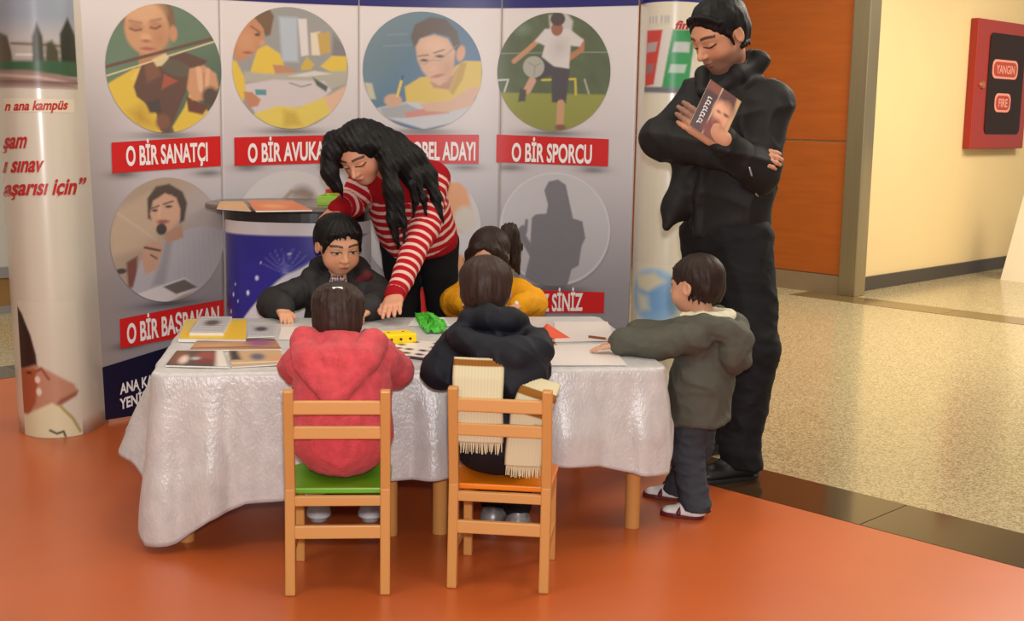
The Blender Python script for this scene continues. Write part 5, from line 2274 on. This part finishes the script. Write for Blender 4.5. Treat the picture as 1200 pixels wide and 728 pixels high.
def boy_grey():
    P = Person('boy in open charcoal jacket leaning on the table below the woman', (-.70, 5.0), (212, 154, 118))
    fw = nrm((.10, -1, 0))
    B = Frame((-.695, 5.005, 0), fw)           # x = his right = image left
    H = Frame((-.683, 4.925, .808), nrm((.42, -.86, -.29)), (.06, -.2, 1), .222)
    neck = B(0, .02, .66)
    P.head(H, neck, True, neck_r=.15, lid=.021)
    S = P.S
    S.rc(B(0, 0, .42), B(0, .01, .62), .085, .08, n=fw, s=.8)
    S.rc(neck, B(0, .01, .60), .035, .06)
    ra = [B(.13, .02, .625), np.array([-.935, 4.905, .575]), np.array([-.868, 4.70, .588])]
    la = [B(-.13, .02, .625), np.array([-.50, 4.90, .575]), np.array([-.545, 4.70, .588])]
    for q in (ra, la):
        S.chain(q, [.032, .028, .024])
    P.hand(np.array([-.862, 4.685, .584]), nrm((.35, -.88, -.22)), (.05, -.15, 1), 1, .115, (.35, .35, .4, .45), .05)
    P.hand(np.array([-.55, 4.69, .584]), nrm((-.3, -.9, -.12)), (0, 0, 1), -1, .115, refine=False)
    for sx in (-1, 1):
        S.chain([B(sx * .06, 0, .42), B(sx * .065, .0, .22), B(sx * .065, 0, .05)], [.055, .04, .03])
    P.finish()
    T = SDF(.03)
    T.el(B(0, 0, .41), (.115, .09, .08), .03, B)
    for sx in (-1, 1):
        T.chain([B(sx * .06, 0, .40), B(sx * .065, .005, .22), B(sx * .065, 0, .06)], [.066, .056, .050], .02)
    P.part('trousers', T, .008, m_slate)
    for sx in (-1, 1):
        shoe(P, B(sx * .07, .11, 0), B(sx * .065, -.05, 0), .05, .066, m_darkshoe, m_darkshoe)
    J = SDF(.03)
    J.chain([B(0, -.01, .38), B(0, -.005, .50), B(0, 0, .605)], [.130, .128, .105], .04, fw, .82)
    J.rc(B(-.12, .01, .625), B(.12, .01, .625), .055, .055, .04)
    J.chain([ra[0], ra[1], np.array([-.872, 4.712, .592])], [.060, .058, .048], .018)
    J.chain([la[0], la[1], np.array([-.545, 4.712, .592])], [.066, .066, .048], .025)
    # hood and wide collar
    J.chain([B(.085, .085, .60), B(.105, .03, .675), B(.07, -.06, .70), B(-.07, -.06, .70), B(-.105, .03, .675), B(-.085, .085, .60)], [.022, .036, .044, .044, .036, .022], .015)
    J.el(B(0, .11, .66), (.050, .075, .10), .012, B, op='sub')
    J.cut((0, 0, .36), (0, 0, -1), .01)
    J.disp = folds(.0055, 26, 41)
    P.part('jacket', J, .0055, m_charcoal, label='open charcoal winter jacket')
    # patterned jumper at the neck
    N = SDF(.01)
    N.rc(B(0, .075, .56), B(0, .062, .655), .050, .036, .01, fw, .7)

    def jcols(Pp):
        q = (Pp - B.o) @ B.M
        a = np.sin(q[:, 0] * 300) * np.sin(q[:, 2] * 260)
        c = np.tile(srgb((214, 206, 204)), (len(Pp), 1))
        m = (a > .25)[:, None]
        c = np.where(m, srgb((140, 34, 44)), c)
        c = np.where((a < -.45)[:, None], srgb((70, 66, 74)), c)
        return c
    P.part('jumper', N, .004, mat('patterned_jumper', attr='Col', rough=.9), cols=jcols, label='white jumper with small red pattern')
    L = SDF(.01)
    L.chain([B(-.072, .055, .655), B(-.112, .065, .685), B(-.135, .03, .668)], [.018, .022, .018])
    P.part('hood_lining', L, .005, m_maroon, label='maroon lining of the hood')
    Hh = SDF(.03)
    s = H.s
    Hh.el(H(0, -.085, .17), np.array([.425, .47, .385]) * s, .02, H)
    Hh.el(H(0, -.22, -.06), np.array([.34, .30, .28]) * s, .03, H)
    Hh.el(H(0, .60, -.10), np.array([.42, .48, .46]) * s, .02, H, op='sub')
    for sx in (-1, 1):
        Hh.el(H(sx * .44, .04, -.12), np.array([.12, .14, .22]) * s, .015, H, op='sub')
        Hh.rc(H(sx * .30, .24, .16), H(sx * .345, .17, -.06), .035 * s, .02 * s, .012)
    Hh.cut(H(0, -.2, -.30), H.d(0, .3, -1), .02)
    tufts(Hh, H, [(-.33, .20, .22), (-.26, .28, .33), (0, .36, .38), (.26, .28, .33), (.33, .20, .22)], 18, .13, .032, 6, (.15, .12, -1))
    Hh.disp = strands(H, .0024, 40, 12)
    P.part('hair', Hh, .0036, m_hair_black)


boy_grey()

# ================================================================== girl in the yellow jumper behind the scarf child
m_mustard = mat('mustard_jumper', (222, 152, 24), rough=.85, spec=.15, noise=(30, .06), bump=(240, .35, .003))


def girl_yellow():
    P = Person('girl in mustard yellow jumper with ponytail bending over the table', (-.08, 5.2), (208, 150, 116))
    fw = nrm((0, -1, 0))
    B = Frame((-.075, 5.185, 0), fw)
    H = Frame((-.098, 5.075, .762), nrm((-.22, -.84, -.50)), (-.02, -.42, 1), .20)
    neck = B(.01, .05, .645)
    P.head(H, neck, True)
    S = P.S
    S.rc(B(0, 0, .40), B(0, .03, .60), .08, .075, n=fw, s=.8)
    S.rc(neck, B(0, .02, .58), .035, .06)
    ra = [B(.105, .04, .605), np.array([-.232, 5.09, .565]), np.array([-.190, 4.915, .588])]
    la = [B(-.105, .04, .605), np.array([.082, 5.09, .565]), np.array([.035, 4.93, .588])]
    for q in (ra, la):
        S.chain(q, [.03, .027, .022])
    P.hand(ra[2], nrm((.4, -.85, -.12)), (0, 0, 1), 1, .10, (.2, .2, .2, .25), .08, res=.004)
    P.hand(la[2], nrm((-.4, -.85, -.12)), (0, 0, 1), -1, .10, refine=False)
    for sx in (-1, 1):
        S.chain([B(sx * .055, 0, .40), B(sx * .06, .0, .21), B(sx * .06, 0, .05)], [.055, .04, .03])
    P.finish()
    T = SDF(.03)
    T.el(B(0, 0, .39), (.11, .09, .08), .03, B)
    for sx in (-1, 1):
        T.chain([B(sx * .058, 0, .38), B(sx * .06, .005, .21), B(sx * .06, 0, .06)], [.064, .052, .046], .02)
    P.part('trousers', T, .008, m_slate)
    for sx in (-1, 1):
        shoe(P, B(sx * .065, .10, 0), B(sx * .06, -.05, 0), .05, .062, m_darkshoe, m_darkshoe)
    J = SDF(.03)
    J.chain([B(0, -.005, .37), B(0, .0, .48), B(0, .02, .59)], [.122, .118, .096], .04, fw, .82)
    J.rc(B(-.095, .03, .605), B(.095, .03, .605), .048, .048, .04)
    J.chain([ra[0], ra[1], ra[2]], [.056, .058, .040], .025)
    J.chain([la[0], la[1], la[2]], [.056, .058, .040], .025)
    J.rc(B(-.03, .05, .642), B(.04, .05, .642), .034, .034, .02)
    J.cut((0, 0, .35), (0, 0, -1), .01)
    J.disp = folds(.004, 30, 51)
    P.part('jumper', J, .0055, m_mustard, label='mustard yellow knitted jumper')
    for q, w in ((ra, ra[2]), (la, la[2])):
        c = SDF(.01)
        d = nrm(w - q[1])
        c.rc(w - d * .006, w + d * .014, .031, .029)
        P.part('cuff', c, .005, mat('white_cuff', (226, 220, 214), rough=.8))
    Hh = SDF(.03)
    s = H.s
    Hh.el(H(0, -.085, .17), np.array([.42, .47, .39]) * s, .02, H)
    Hh.el(H(0, -.20, -.06), np.array([.36, .32, .30]) * s, .03, H)
    Hh.el(H(0, .58, -.02), np.array([.33, .44, .44]) * s, .02, H, op='sub')
    for sx in (-1, 1):
        Hh.chain([H(sx * .18, .26, .36), H(sx * .36, .16, .10), H(sx * .40, .12, -.22), H(sx * .37, .16, -.42)], [.07 * s, .075 * s, .075 * s, .04 * s], .02)
    Hh.disp = strands(H, .0022, 44, 14)
    P.part('hair', Hh, .0042, m_hair_dark)
    pt = SDF(.02)
    b0 = at(592, 281, 5.12)
    pt.chain([at(586, 285, 5.10), b0, at(597, 272, 5.14), at(600, 288, 5.16), at(602, 304, 5.16), at(608, 320, 5.16)], [.022, .028, .034, .038, .028, .008])
    pt.disp = lambda Pp: .003 * lnoise(Pp, 110, 3) + .0025 * np.sin(Pp[:, 0] * 420)
    P.part('ponytail', pt, .0042, m_hair_dark)


girl_yellow()

# ================================================================== woman in the striped jumper
m_black_trouser = mat('black_trousers', (20, 18, 20), rough=.8, spec=.2, noise=(40, .1))


def stripe_mat():
    m = bpy.data.materials.new('red_striped_knit')
    m.use_nodes = True
    nt = m.node_tree
    b = nt.nodes['Principled BSDF']
    b.inputs['Roughness'].default_value = .85
    b.inputs['Specular IOR Level'].default_value = .15
    a = nt.nodes.new('ShaderNodeAttribute')
    a.attribute_name = 'stripe'
    fr = nt.nodes.new('ShaderNodeMath')
    fr.operation = 'FRACT'
    nt.links.new(a.outputs['Fac'], fr.inputs[0])
    cr = nt.nodes.new('ShaderNodeValToRGB')
    cr.color_ramp.interpolation = 'LINEAR'
    e = cr.color_ramp.elements
    e[0].position = 0.0
    e[0].color = lin((172, 22, 34))
    e[1].position = .57
    e[1].color = lin((172, 22, 34))
    for pos, col in ((.61, (226, 186, 172)), (.95, (226, 186, 172)), (.99, (172, 22, 34))):
        q = e.new(pos)
        q.color = lin(col)
    nt.links.new(fr.outputs[0], cr.inputs['Fac'])
    at_ = nt.nodes.new('ShaderNodeAttribute')
    at_.attribute_name = 'plain'
    mx = nt.nodes.new('ShaderNodeMix')
    mx.data_type = 'RGBA'
    nt.links.new(at_.outputs['Fac'], mx.inputs['Factor'])
    nt.links.new(cr.outputs['Color'], mx.inputs['A'])
    mx.inputs['B'].default_value = lin((158, 18, 28))
    nt.links.new(mx.outputs['Result'], b.inputs['Base Color'])
    n = nt.nodes.new('ShaderNodeTexNoise')
    n.inputs['Scale'].default_value = 240
    bp = nt.nodes.new('ShaderNodeBump')
    bp.inputs['Strength'].default_value = .3
    bp.inputs['Distance'].default_value = .003
    nt.links.new(n.outputs['Fac'], bp.inputs['Height'])
    nt.links.new(bp.outputs['Normal'], b.inputs['Normal'])
    return m


def woman():
    P = Person('dark haired woman in red and cream striped jumper leaning over the table', (-.38, 5.38), (214, 152, 122))
    hip = np.array([-.400, 5.36, .80])
    chest = np.array([-.455, 5.235, 1.00])
    nb = np.array([-.500, 5.135, 1.115])
    H = Frame((-.605, 5.000, 1.163), nrm((-.27, -.76, -.58)), (-.36, -.40, .85), .228)
    P.head(H, nb, False, neck_r=.20, eyes='down', lip=(182, 92, 92), brow=(24, 18, 18))
    S = P.S
    S.chain([hip, chest, nb], [.11, .11, .06], .05)
    ls = np.array([-.330, 5.195, 1.065])
    le = at(497, 268, 5.04)
    lw = at(462, 349, 4.76)
    rs_ = np.array([-.610, 5.205, 1.055])
    re = at(418, 243, 5.16)
    re = np.array([-.665, 5.17, .955])
    rw = at(396, 244, 5.08)
    S.chain([ls, le, lw], [.045, .036, .026])
    S.chain([rs_, re, rw], [.045, .036, .026])
    tip = gz(455, 384, .558)
    hd = nrm(tip - lw)
    P.hand(lw + hd * .008, hd, nrm((-.15, -.75, .65)), -1, .172, (.10, .05, .08, .12), .10, .5)
    P.hand(rw, nrm((-.55, -.35, -.55)), nrm((-.3, -.4, .8)), 1, .165, (.3, .3, .3, .3), .06)
    for sx in (-1, 1):
        S.chain([hip + (sx * .08, 0, -.02), np.array([-.375 + sx * .085, 5.37, .44]), np.array([-.375 + sx * .085, 5.40, .06])], [.07, .05, .036])
    P.finish(.010)
    T = SDF(.04)
    T.el(hip + (0, .01, -.02), (.165, .125, .12), .04)
    for sx in (-1, 1):
        T.chain([hip + (sx * .078, 0, -.04), np.array([-.375 + sx * .085, 5.365, .44]), np.array([-.375 + sx * .085, 5.40, .05])], [.088, .062, .050], .02)
    T.disp = folds(.004, 30, 61)
    P.part('trousers', T, .009, m_black_trouser)
    for sx in (-1, 1):
        shoe(P, np.array([-.38 + sx * .09, 5.22, 0]), np.array([-.375 + sx * .085, 5.46, 0]), .06, .085, m_darkshoe, m_darkshoe)
    # jumper
    J = SDF(.04)
    ax = nrm(nb - hip)
    J.chain([hip + (0, -.02, .0), hip * .5 + chest * .5, chest, nb - ax * .035], [.162, .156, .146, .072], .05, nrm((-.1, -.85, -.45)), .80)
    J.rc(ls + (-.015, .01, -.005), rs_ + (.015, 0, 0), .062, .062, .05)
    J.chain([ls, le, lw - hd * .01], [.066, .056, .040], .03)
    J.chain([rs_, re, rw], [.062, .054, .040], .03)
    J.rc(nb - ax * .03, nb - ax * .005, .066, .060, .03)
    J.cut(hip + (0, 0, -.045), (.12, .35, -1), .012)
    J.disp = folds(.0035, 26, 62)
    arms = ((ls, le, lw), (rs_, re, rw))

    def armdist(Pp):
        best, par, tot = np.full(len(Pp), 9.0, np.float32), np.zeros(len(Pp), np.float32), np.ones(len(Pp), np.float32)
        for A_, B_, C_ in arms:
            L1, L2 = np.linalg.norm(B_ - A_), np.linalg.norm(C_ - B_)
            for p, q, o in ((A_, B_, 0.0), (B_, C_, L1)):
                d = (q - p)
                t = np.clip(((Pp - p) @ d) / (d @ d), -.25 if o == 0 else 0, 1.2)
                dd = np.linalg.norm(Pp - p - t[:, None] * d, axis=1)
                m = dd < best
                best = np.where(m, dd, best)
                par = np.where(m, o + t * np.linalg.norm(d), par)
                tot = np.where(m, L1 + L2, tot)
        return best, par, tot

    def stripe(Pp):
        b_, par, tot = armdist(Pp)
        tax = (Pp - hip) @ ax
        # distance to the trunk axis
        w = Pp - hip - np.clip(tax, 0, .5)[:, None] * ax
        dt = np.linalg.norm(w, axis=1) - .055
        arm = (b_ < dt) & (par > .02)
        return np.where(arm, (tot - par) / .036, (tax + .02 * np.abs(w[:, 0]) / .1) / .037)

    def plain_(Pp):
        b_, par, tot = armdist(Pp)
        tax = (Pp - hip) @ ax
        w = Pp - hip - np.clip(tax, 0, .5)[:, None] * ax
        dt = np.linalg.norm(w, axis=1) - .055
        arm = (b_ < dt) & (par > .02)
        cuff = arm & (tot - par < .034)
        hem = (~arm) & (tax < .012)
        yoke = (~arm) & (tax > .275)
        return (cuff | hem | yoke).astype(np.float32)
    P.part('jumper', J, .0055, stripe_mat(), attrs={'stripe': stripe, 'plain': plain_}, label='red jumper with cream stripes')
    # hair: parted cap, curtain on the far side, long locks over the back and one falling in front
    Hh = SDF(.025)
    s = H.s
    Hh.el(H(0, -.09, .16), np.array([.43, .49, .40]) * s, .02, H)
    Hh.el(H(0, -.25, -.08), np.array([.40, .32, .34]) * s, .03, H)
    Hh.el(H(-.01, .56, -.10), np.array([.36, .48, .43]) * s, .015, H, op='sub')
    Hh.el(H(-.44, .04, -.08), np.array([.13, .15, .17]) * s, .01, H, op='sub')
    Hh.chain([H(.10, .18, .44), H(.30, .14, .26), H(.42, .10, .0), at(387, 178, 4.94), at(385, 203, 4.93), at(391, 224, 4.94)], [.07 * s, .09 * s, .09 * s, .024, .022, .008], .04)
    Hh.chain([H(.36, -.1, .0), at(390, 165, 5.0), at(386, 190, 4.98), at(387, 214, 4.97)], [.09 * s, .030, .024, .012], .04)
    Hh.chain([H(-.06, .26, .42), H(-.27, .19, .28), H(-.38, .04, .10)], [.05 * s, .06 * s, .06 * s], .02)
    back = [(H(-.14, -.36, .02), .062), (at(464, 172, 5.04), .050), (at(484, 186, 5.07), .044), (at(501, 206, 5.09), .033), (at(511, 232, 5.10), .018), (at(512, 268, 5.08), .005)]
    Hh.chain([q for q, _ in back], [r for _, r in back], .04)
    b2 = [(H(-.26, -.30, -.05), .055), (at(468, 190, 5.0), .040), (at(484, 210, 5.02), .028), (at(497, 240, 5.03), .008)]
    Hh.chain([q for q, _ in b2], [r for _, r in b2], .04)
    b3 = [(H(-.36, -.20, -.12), .048), (at(455, 192, 4.94), .034), (at(459, 222, 4.92), .030), (at(461, 256, 4.93), .021), (at(467, 290, 4.94), .006)]
    Hh.chain([q for q, _ in b3], [r for _, r in b3], .03)
    for lk in (((496, 202, 5.04), (513, 232, 5.06), (520, 262, 5.06)), ((507, 222, 5.06), (512, 250, 5.06), (508, 282, 5.05)), ((484, 206, 5.0), (497, 232, 5.0), (500, 258, 5.01)),
               ((468, 225, 4.91), (474, 262, 4.92), (473, 296, 4.93)), ((458, 228, 4.92), (458, 258, 4.92), (463, 284, 4.93)), ((482, 215, 4.95), (487, 236, 4.97), (484, 256, 4.98)),
               ((392, 200, 4.92), (398, 220, 4.93), (402, 232, 4.94))):
        Hh.chain([at(*q) for q in lk], [.016, .010, .003], .02)

    def hd_(Pp):
        return .0013 * np.sin((Pp[:, 0] * .81 + Pp[:, 2] * .59) * 300 + 1.6 * lnoise(Pp, 12, 8)) + .0008 * np.sin((Pp[:, 0] * .85 + Pp[:, 2] * .52) * 640 + 2 * lnoise(Pp, 12, 9)) + .003 * lnoise(Pp, 16, 5)
    Hh.disp = hd_
    P.part('hair', Hh, .0045, m_hair_black, label='long black hair falling over the shoulder')
    e = SDF(.002)
    e.el(H(-.40, -.0, -.17), (.006, .006, .006), 0)
    P.part('earring', e, .002, mat('pearl', (230, 224, 216), rough=.2))


woman()

# ================================================================== man with crossed arms
m_mjacket = mat('black_jacket', (27, 24, 23), rough=.62, spec=.3, noise=(20, .10), bump=(160, .2, .002))
m_mtrouser = mat('black_jeans', (22, 21, 23), rough=.75, spec=.25, noise=(40, .12), bump=(220, .25, .002))
m_boot = mat('black_leather_boot', (24, 21, 20), rough=.42, spec=.4)


def man():
    P = Person('man in black jacket standing with crossed arms and a book', (.80, 4.74), (198, 140, 108))
    fw = nrm((-.80, -.60, 0))
    B = Frame((.800, 4.74, 0), fw)               # x = his right (far from camera), y forward
    H = Frame((.732, 4.68, 1.622), nrm((-.72, -.48, -.50)), (-.28, -.18, .95), .246)
    neck = np.array([.785, 4.73, 1.475])
    P.head(H, neck, False, neck_r=.24, eyes='down', brow=(24, 18, 16), beard=(112, 84, 72), male=True, lip=(160, 96, 84))
    S = P.S
    S.chain([B(0, 0, .95), B(0, .0, 1.20), B(0, -.01, 1.38)], [.09, .09, .07], .05)
    S.rc(neck, B(0, 0, 1.38), .06, .08)
    rsh, lsh = B(.190, -.01, 1.395), B(-.190, -.01, 1.385)
    rel = at(773, 163, 4.78)
    lel = at(891, 205, 4.50)
    rwr = at(878, 190, 4.44)
    lwr = at(846, 164, 4.40)
    S.chain([rsh, rel, rwr], [.045, .035, .028])
    S.chain([lsh, lel, lwr], [.045, .035, .028])
    # left hand: back of the hand below the book, fingers reaching to the right upper arm
    lt = at(793, 131, 4.47)
    P.hand(at(841, 160, 4.385), nrm(lt - lwr), nrm((-.1, -.95, -.2)), -1, .20, (.12, .14, .16, .2), .05, .3)
    P.hand(at(864, 188, 4.475), nrm((.85, -.24, .10)), nrm((.1, -.75, .55)), 1, .178, (.30, .33, .36, .40), .05, -.3)
    legs = ((-1, np.array([.855, 4.565, .10]), np.array([.905, 4.585, .48])), (1, np.array([.785, 4.93, .10]), np.array([.775, 4.87, .50])))
    for sx, ank, kn in legs:
        S.chain([B(sx * .095, 0, .92), kn, ank], [.085, .06, .042])
    P.finish(.011)
    # trousers
    T = SDF(.04)
    T.el(B(0, 0, .90), (.175, .13, .12), .04, B)
    for sx, ank, kn in legs:
        T.chain([B(sx * .092, 0, .88), kn, ank + (0, 0, .0)], [.108, .082, .072], .03)
        T.rc(ank + (0, 0, .02), ank + (.012, 0, -.055), .074, .074, .02)
    T.cut((0, 0, .045), (0, 0, -1), .006)
    T.disp = folds(.006, 26, 71, (1, 1, 1.8))
    P.part('trousers', T, .008, m_mtrouser)
    for (sx, ank, kn), (tx, ty) in zip(legs, ((-.175, -.075), (-.15, -.115))):
        a = np.array([ank[0], ank[1], 0])
        shoe(P, a + (tx, ty, 0), a + (.075, .045, 0), .085, .108, m_boot, m_darkshoe, name='boot', up_extra=.03)
    # jacket
    J = SDF(.05)
    J.chain([B(0, -.005, .935), B(0, .0, 1.12), B(0, .0, 1.30), B(0, -.01, 1.40)], [.178, .180, .176, .120], .05, fw, .74)
    J.rc(B(-.155, -.01, 1.385), B(.0, -.01, 1.43), .068, .075, .05)
    J.rc(B(.155, -.01, 1.39), B(.0, -.01, 1.43), .068, .075, .05)
    J.rc(rsh, rel, .076, .068, .05)
    J.rc(rel, rwr - nrm(rwr - rel) * .015, .068, .054, .02)
    J.rc(lsh, lel, .074, .068, .06)
    J.rc(lel, lwr - nrm(lwr - lel) * .012, .068, .052, .02)
    # stand collar
    J.chain([B(.035, .12, 1.42), B(.085, .06, 1.485), B(.075, -.05, 1.53), B(0, -.085, 1.54), B(-.075, -.05, 1.53), B(-.085, .06, 1.485), B(-.035, .12, 1.42)], [.024, .030, .032, .032, .032, .030, .024], .03)
    J.el(B(0, .04, 1.55), (.062, .078, .085), .01, B, op='sub')
    # open front edge below the arms and hem
    J.chain([at(781, 266, 4.70), at(792, 240, 4.72), at(803, 200, 4.74)], [.014, .030, .042], .06)
    J.chain([B(.02, .128, .90), B(.01, .140, 1.02), B(.0, .138, 1.14)], [.012, .012, .012], .008)
    J.cut((0, 0, .893), (0, 0, -1), .01)
    J.disp = folds(.009, 15, 72, (1, 1, 1.2))
    P.part('jacket', J, .007, m_mjacket, label='black zipped jacket')
    for a_, b_ in ((at(878, 196, 4.40), at(881, 206, 4.40)), (at(886, 227, 4.47), at(888, 230, 4.47))):
        z = SDF(.004)
        z.rc(a_, b_, .0045, .004)
        P.part('zip_pull', z, .003, mat('zip_metal', (150, 150, 150), rough=.3, metal=.8))
    # dark shirt at the neck
    N = SDF(.01)
    N.rc(B(0, .045, 1.40), B(0, .030, 1.500), .076, .068, .01, fw, .85)
    P.part('shirt', N, .006, mat('black_shirt', (18, 16, 18), rough=.85))
    Hh = SDF(.03)
    s = H.s
    Hh.el(H(0, -.09, .17), np.array([.402, .462, .400]) * s, .02, H)
    Hh.el(H(0, -.24, -.06), np.array([.33, .28, .28]) * s, .03, H)
    Hh.el(H(0, .63, -.08), np.array([.41, .48, .47]) * s, .015, H, op='sub')
    for sx in (-1, 1):
        Hh.el(H(sx * .43, .05, -.14), np.array([.11, .16, .22]) * s, .015, H, op='sub')
        Hh.rc(H(sx * .345, .10, .06), H(sx * .352, .08, -.12), .03 * s, .022 * s, .01)
    Hh.cut(H(0, -.2, -.30), H.d(0, .3, -1), .02)
    tufts(Hh, H, [(-.33, .16, .26), (-.24, .25, .38), (0, .31, .44), (.24, .25, .38), (.33, .16, .26)], 18, .08, .034, 8, (0, .2, -.8))
    nape(Hh, H, -.28, 9, rad=(.31, .30), a0=-100, a1=100, length=.06)
    Hh.disp = lambda Pp: .003 * lnoise(Pp, 60, 5) + .0025 * lnoise(Pp, 150, 6)
    P.part('hair', Hh, .0045, m_hair_black)


man()

# the book in his arm
def make_book():
    c = [at(808, 146, 4.375), at(845, 172, 4.365), at(869, 119, 4.375), at(833, 93, 4.385)]     # near-left (spine bottom), bottom right, top right, top left
    o = sum(c) / 4
    n = nrm(np.cross(c[1] - c[0], c[3] - c[0]))
    if n[1] > 0:
        n = -n
    root = empty('book', tuple(o))
    tag(root, 'paperback book with brown portrait cover held against the black jacket', 'book')
    t = n * .018
    b = np.array(wl(root))
    v = [p - b - t for p in c] + [p - b - n * .0006 for p in c]
    MB().add(v, [(3, 2, 1, 0), (4, 5, 6, 7), (0, 1, 5, 4), (1, 2, 6, 5), (2, 3, 7, 6), (3, 0, 4, 7)]).build('pages', mat('paper_cream', (222, 206, 176), rough=.8), root)
    g, f = rect_grid(0, 1, 0, 1, 60, 70)
    Pq = ((1 - g[:, :1]) * (1 - g[:, 1:]) * c[0] + g[:, :1] * (1 - g[:, 1:]) * c[1] + g[:, :1] * g[:, 1:] * c[2] + (1 - g[:, :1]) * g[:, 1:] * c[3]) - b
    A = Art(np.column_stack([g[:, 0] * 100, (1 - g[:, 1]) * 100]), (96, 50, 34))
    A.poly([(0, 0), (36, 0), (36, 100), (0, 100)], (70, 38, 28), 2)
    A.poly([(0, 0), (40, 0), (40, 18), (0, 18)], (130, 70, 46), 4)
    A.line([(40, 0), (40, 100)], 3, (214, 186, 150), 1.5)
    A.poly([(86, 0), (100, 0), (100, 100), (92, 100)], (196, 160, 110), 3)
    A.ell(66, 30, 26, 26, (84, 42, 28), 8)
    A.ell(70, 50, 22, 28, (222, 158, 118), 8)
    A.ell(52, 40, 14, 16, (230, 170, 132), 6)
    A.ell(62, 66, 14, 8, (130, 62, 44), 5)
    A.ell(78, 42, 8, 3, (90, 48, 36), 2)
    A.ell(56, 44, 6, 2.5, (110, 60, 44), 2)
    A.ell(50, 84, 20, 14, (120, 50, 34), 6)
    mesh_obj('cover', Pq, f, m_print, root, False, A.c)
    # illegible white title running up the cover
    tm = MB()
    rsd = random.Random(4)
    for i in range(9):
        y0 = 30 + i * 6.6
        x0 = 14 + rsd.uniform(-1, 1)
        for (dx0, dx1, dy0, dy1) in ((0, 12, 0, 1.8), (0, 3, 0, 5), (9, 12, 0, rsd.choice((2, 5)))):
            q = []
            for (xx, yy) in ((x0 + dx0, y0 + dy0), (x0 + dx1, y0 + dy0), (x0 + dx1, y0 + dy1), (x0 + dx0, y0 + dy1)):
                u, w = xx / 100, 1 - yy / 100
                q.append((1 - u) * (1 - w) * c[0] + u * (1 - w) * c[1] + u * w * c[2] + (1 - u) * w * c[3] - b + n * .0006)
            tm.add(q, [(0, 1, 2, 3)])
    to = tm.build('title_print', m_white, root)
    to['kind'] = 'stuff'


make_book()
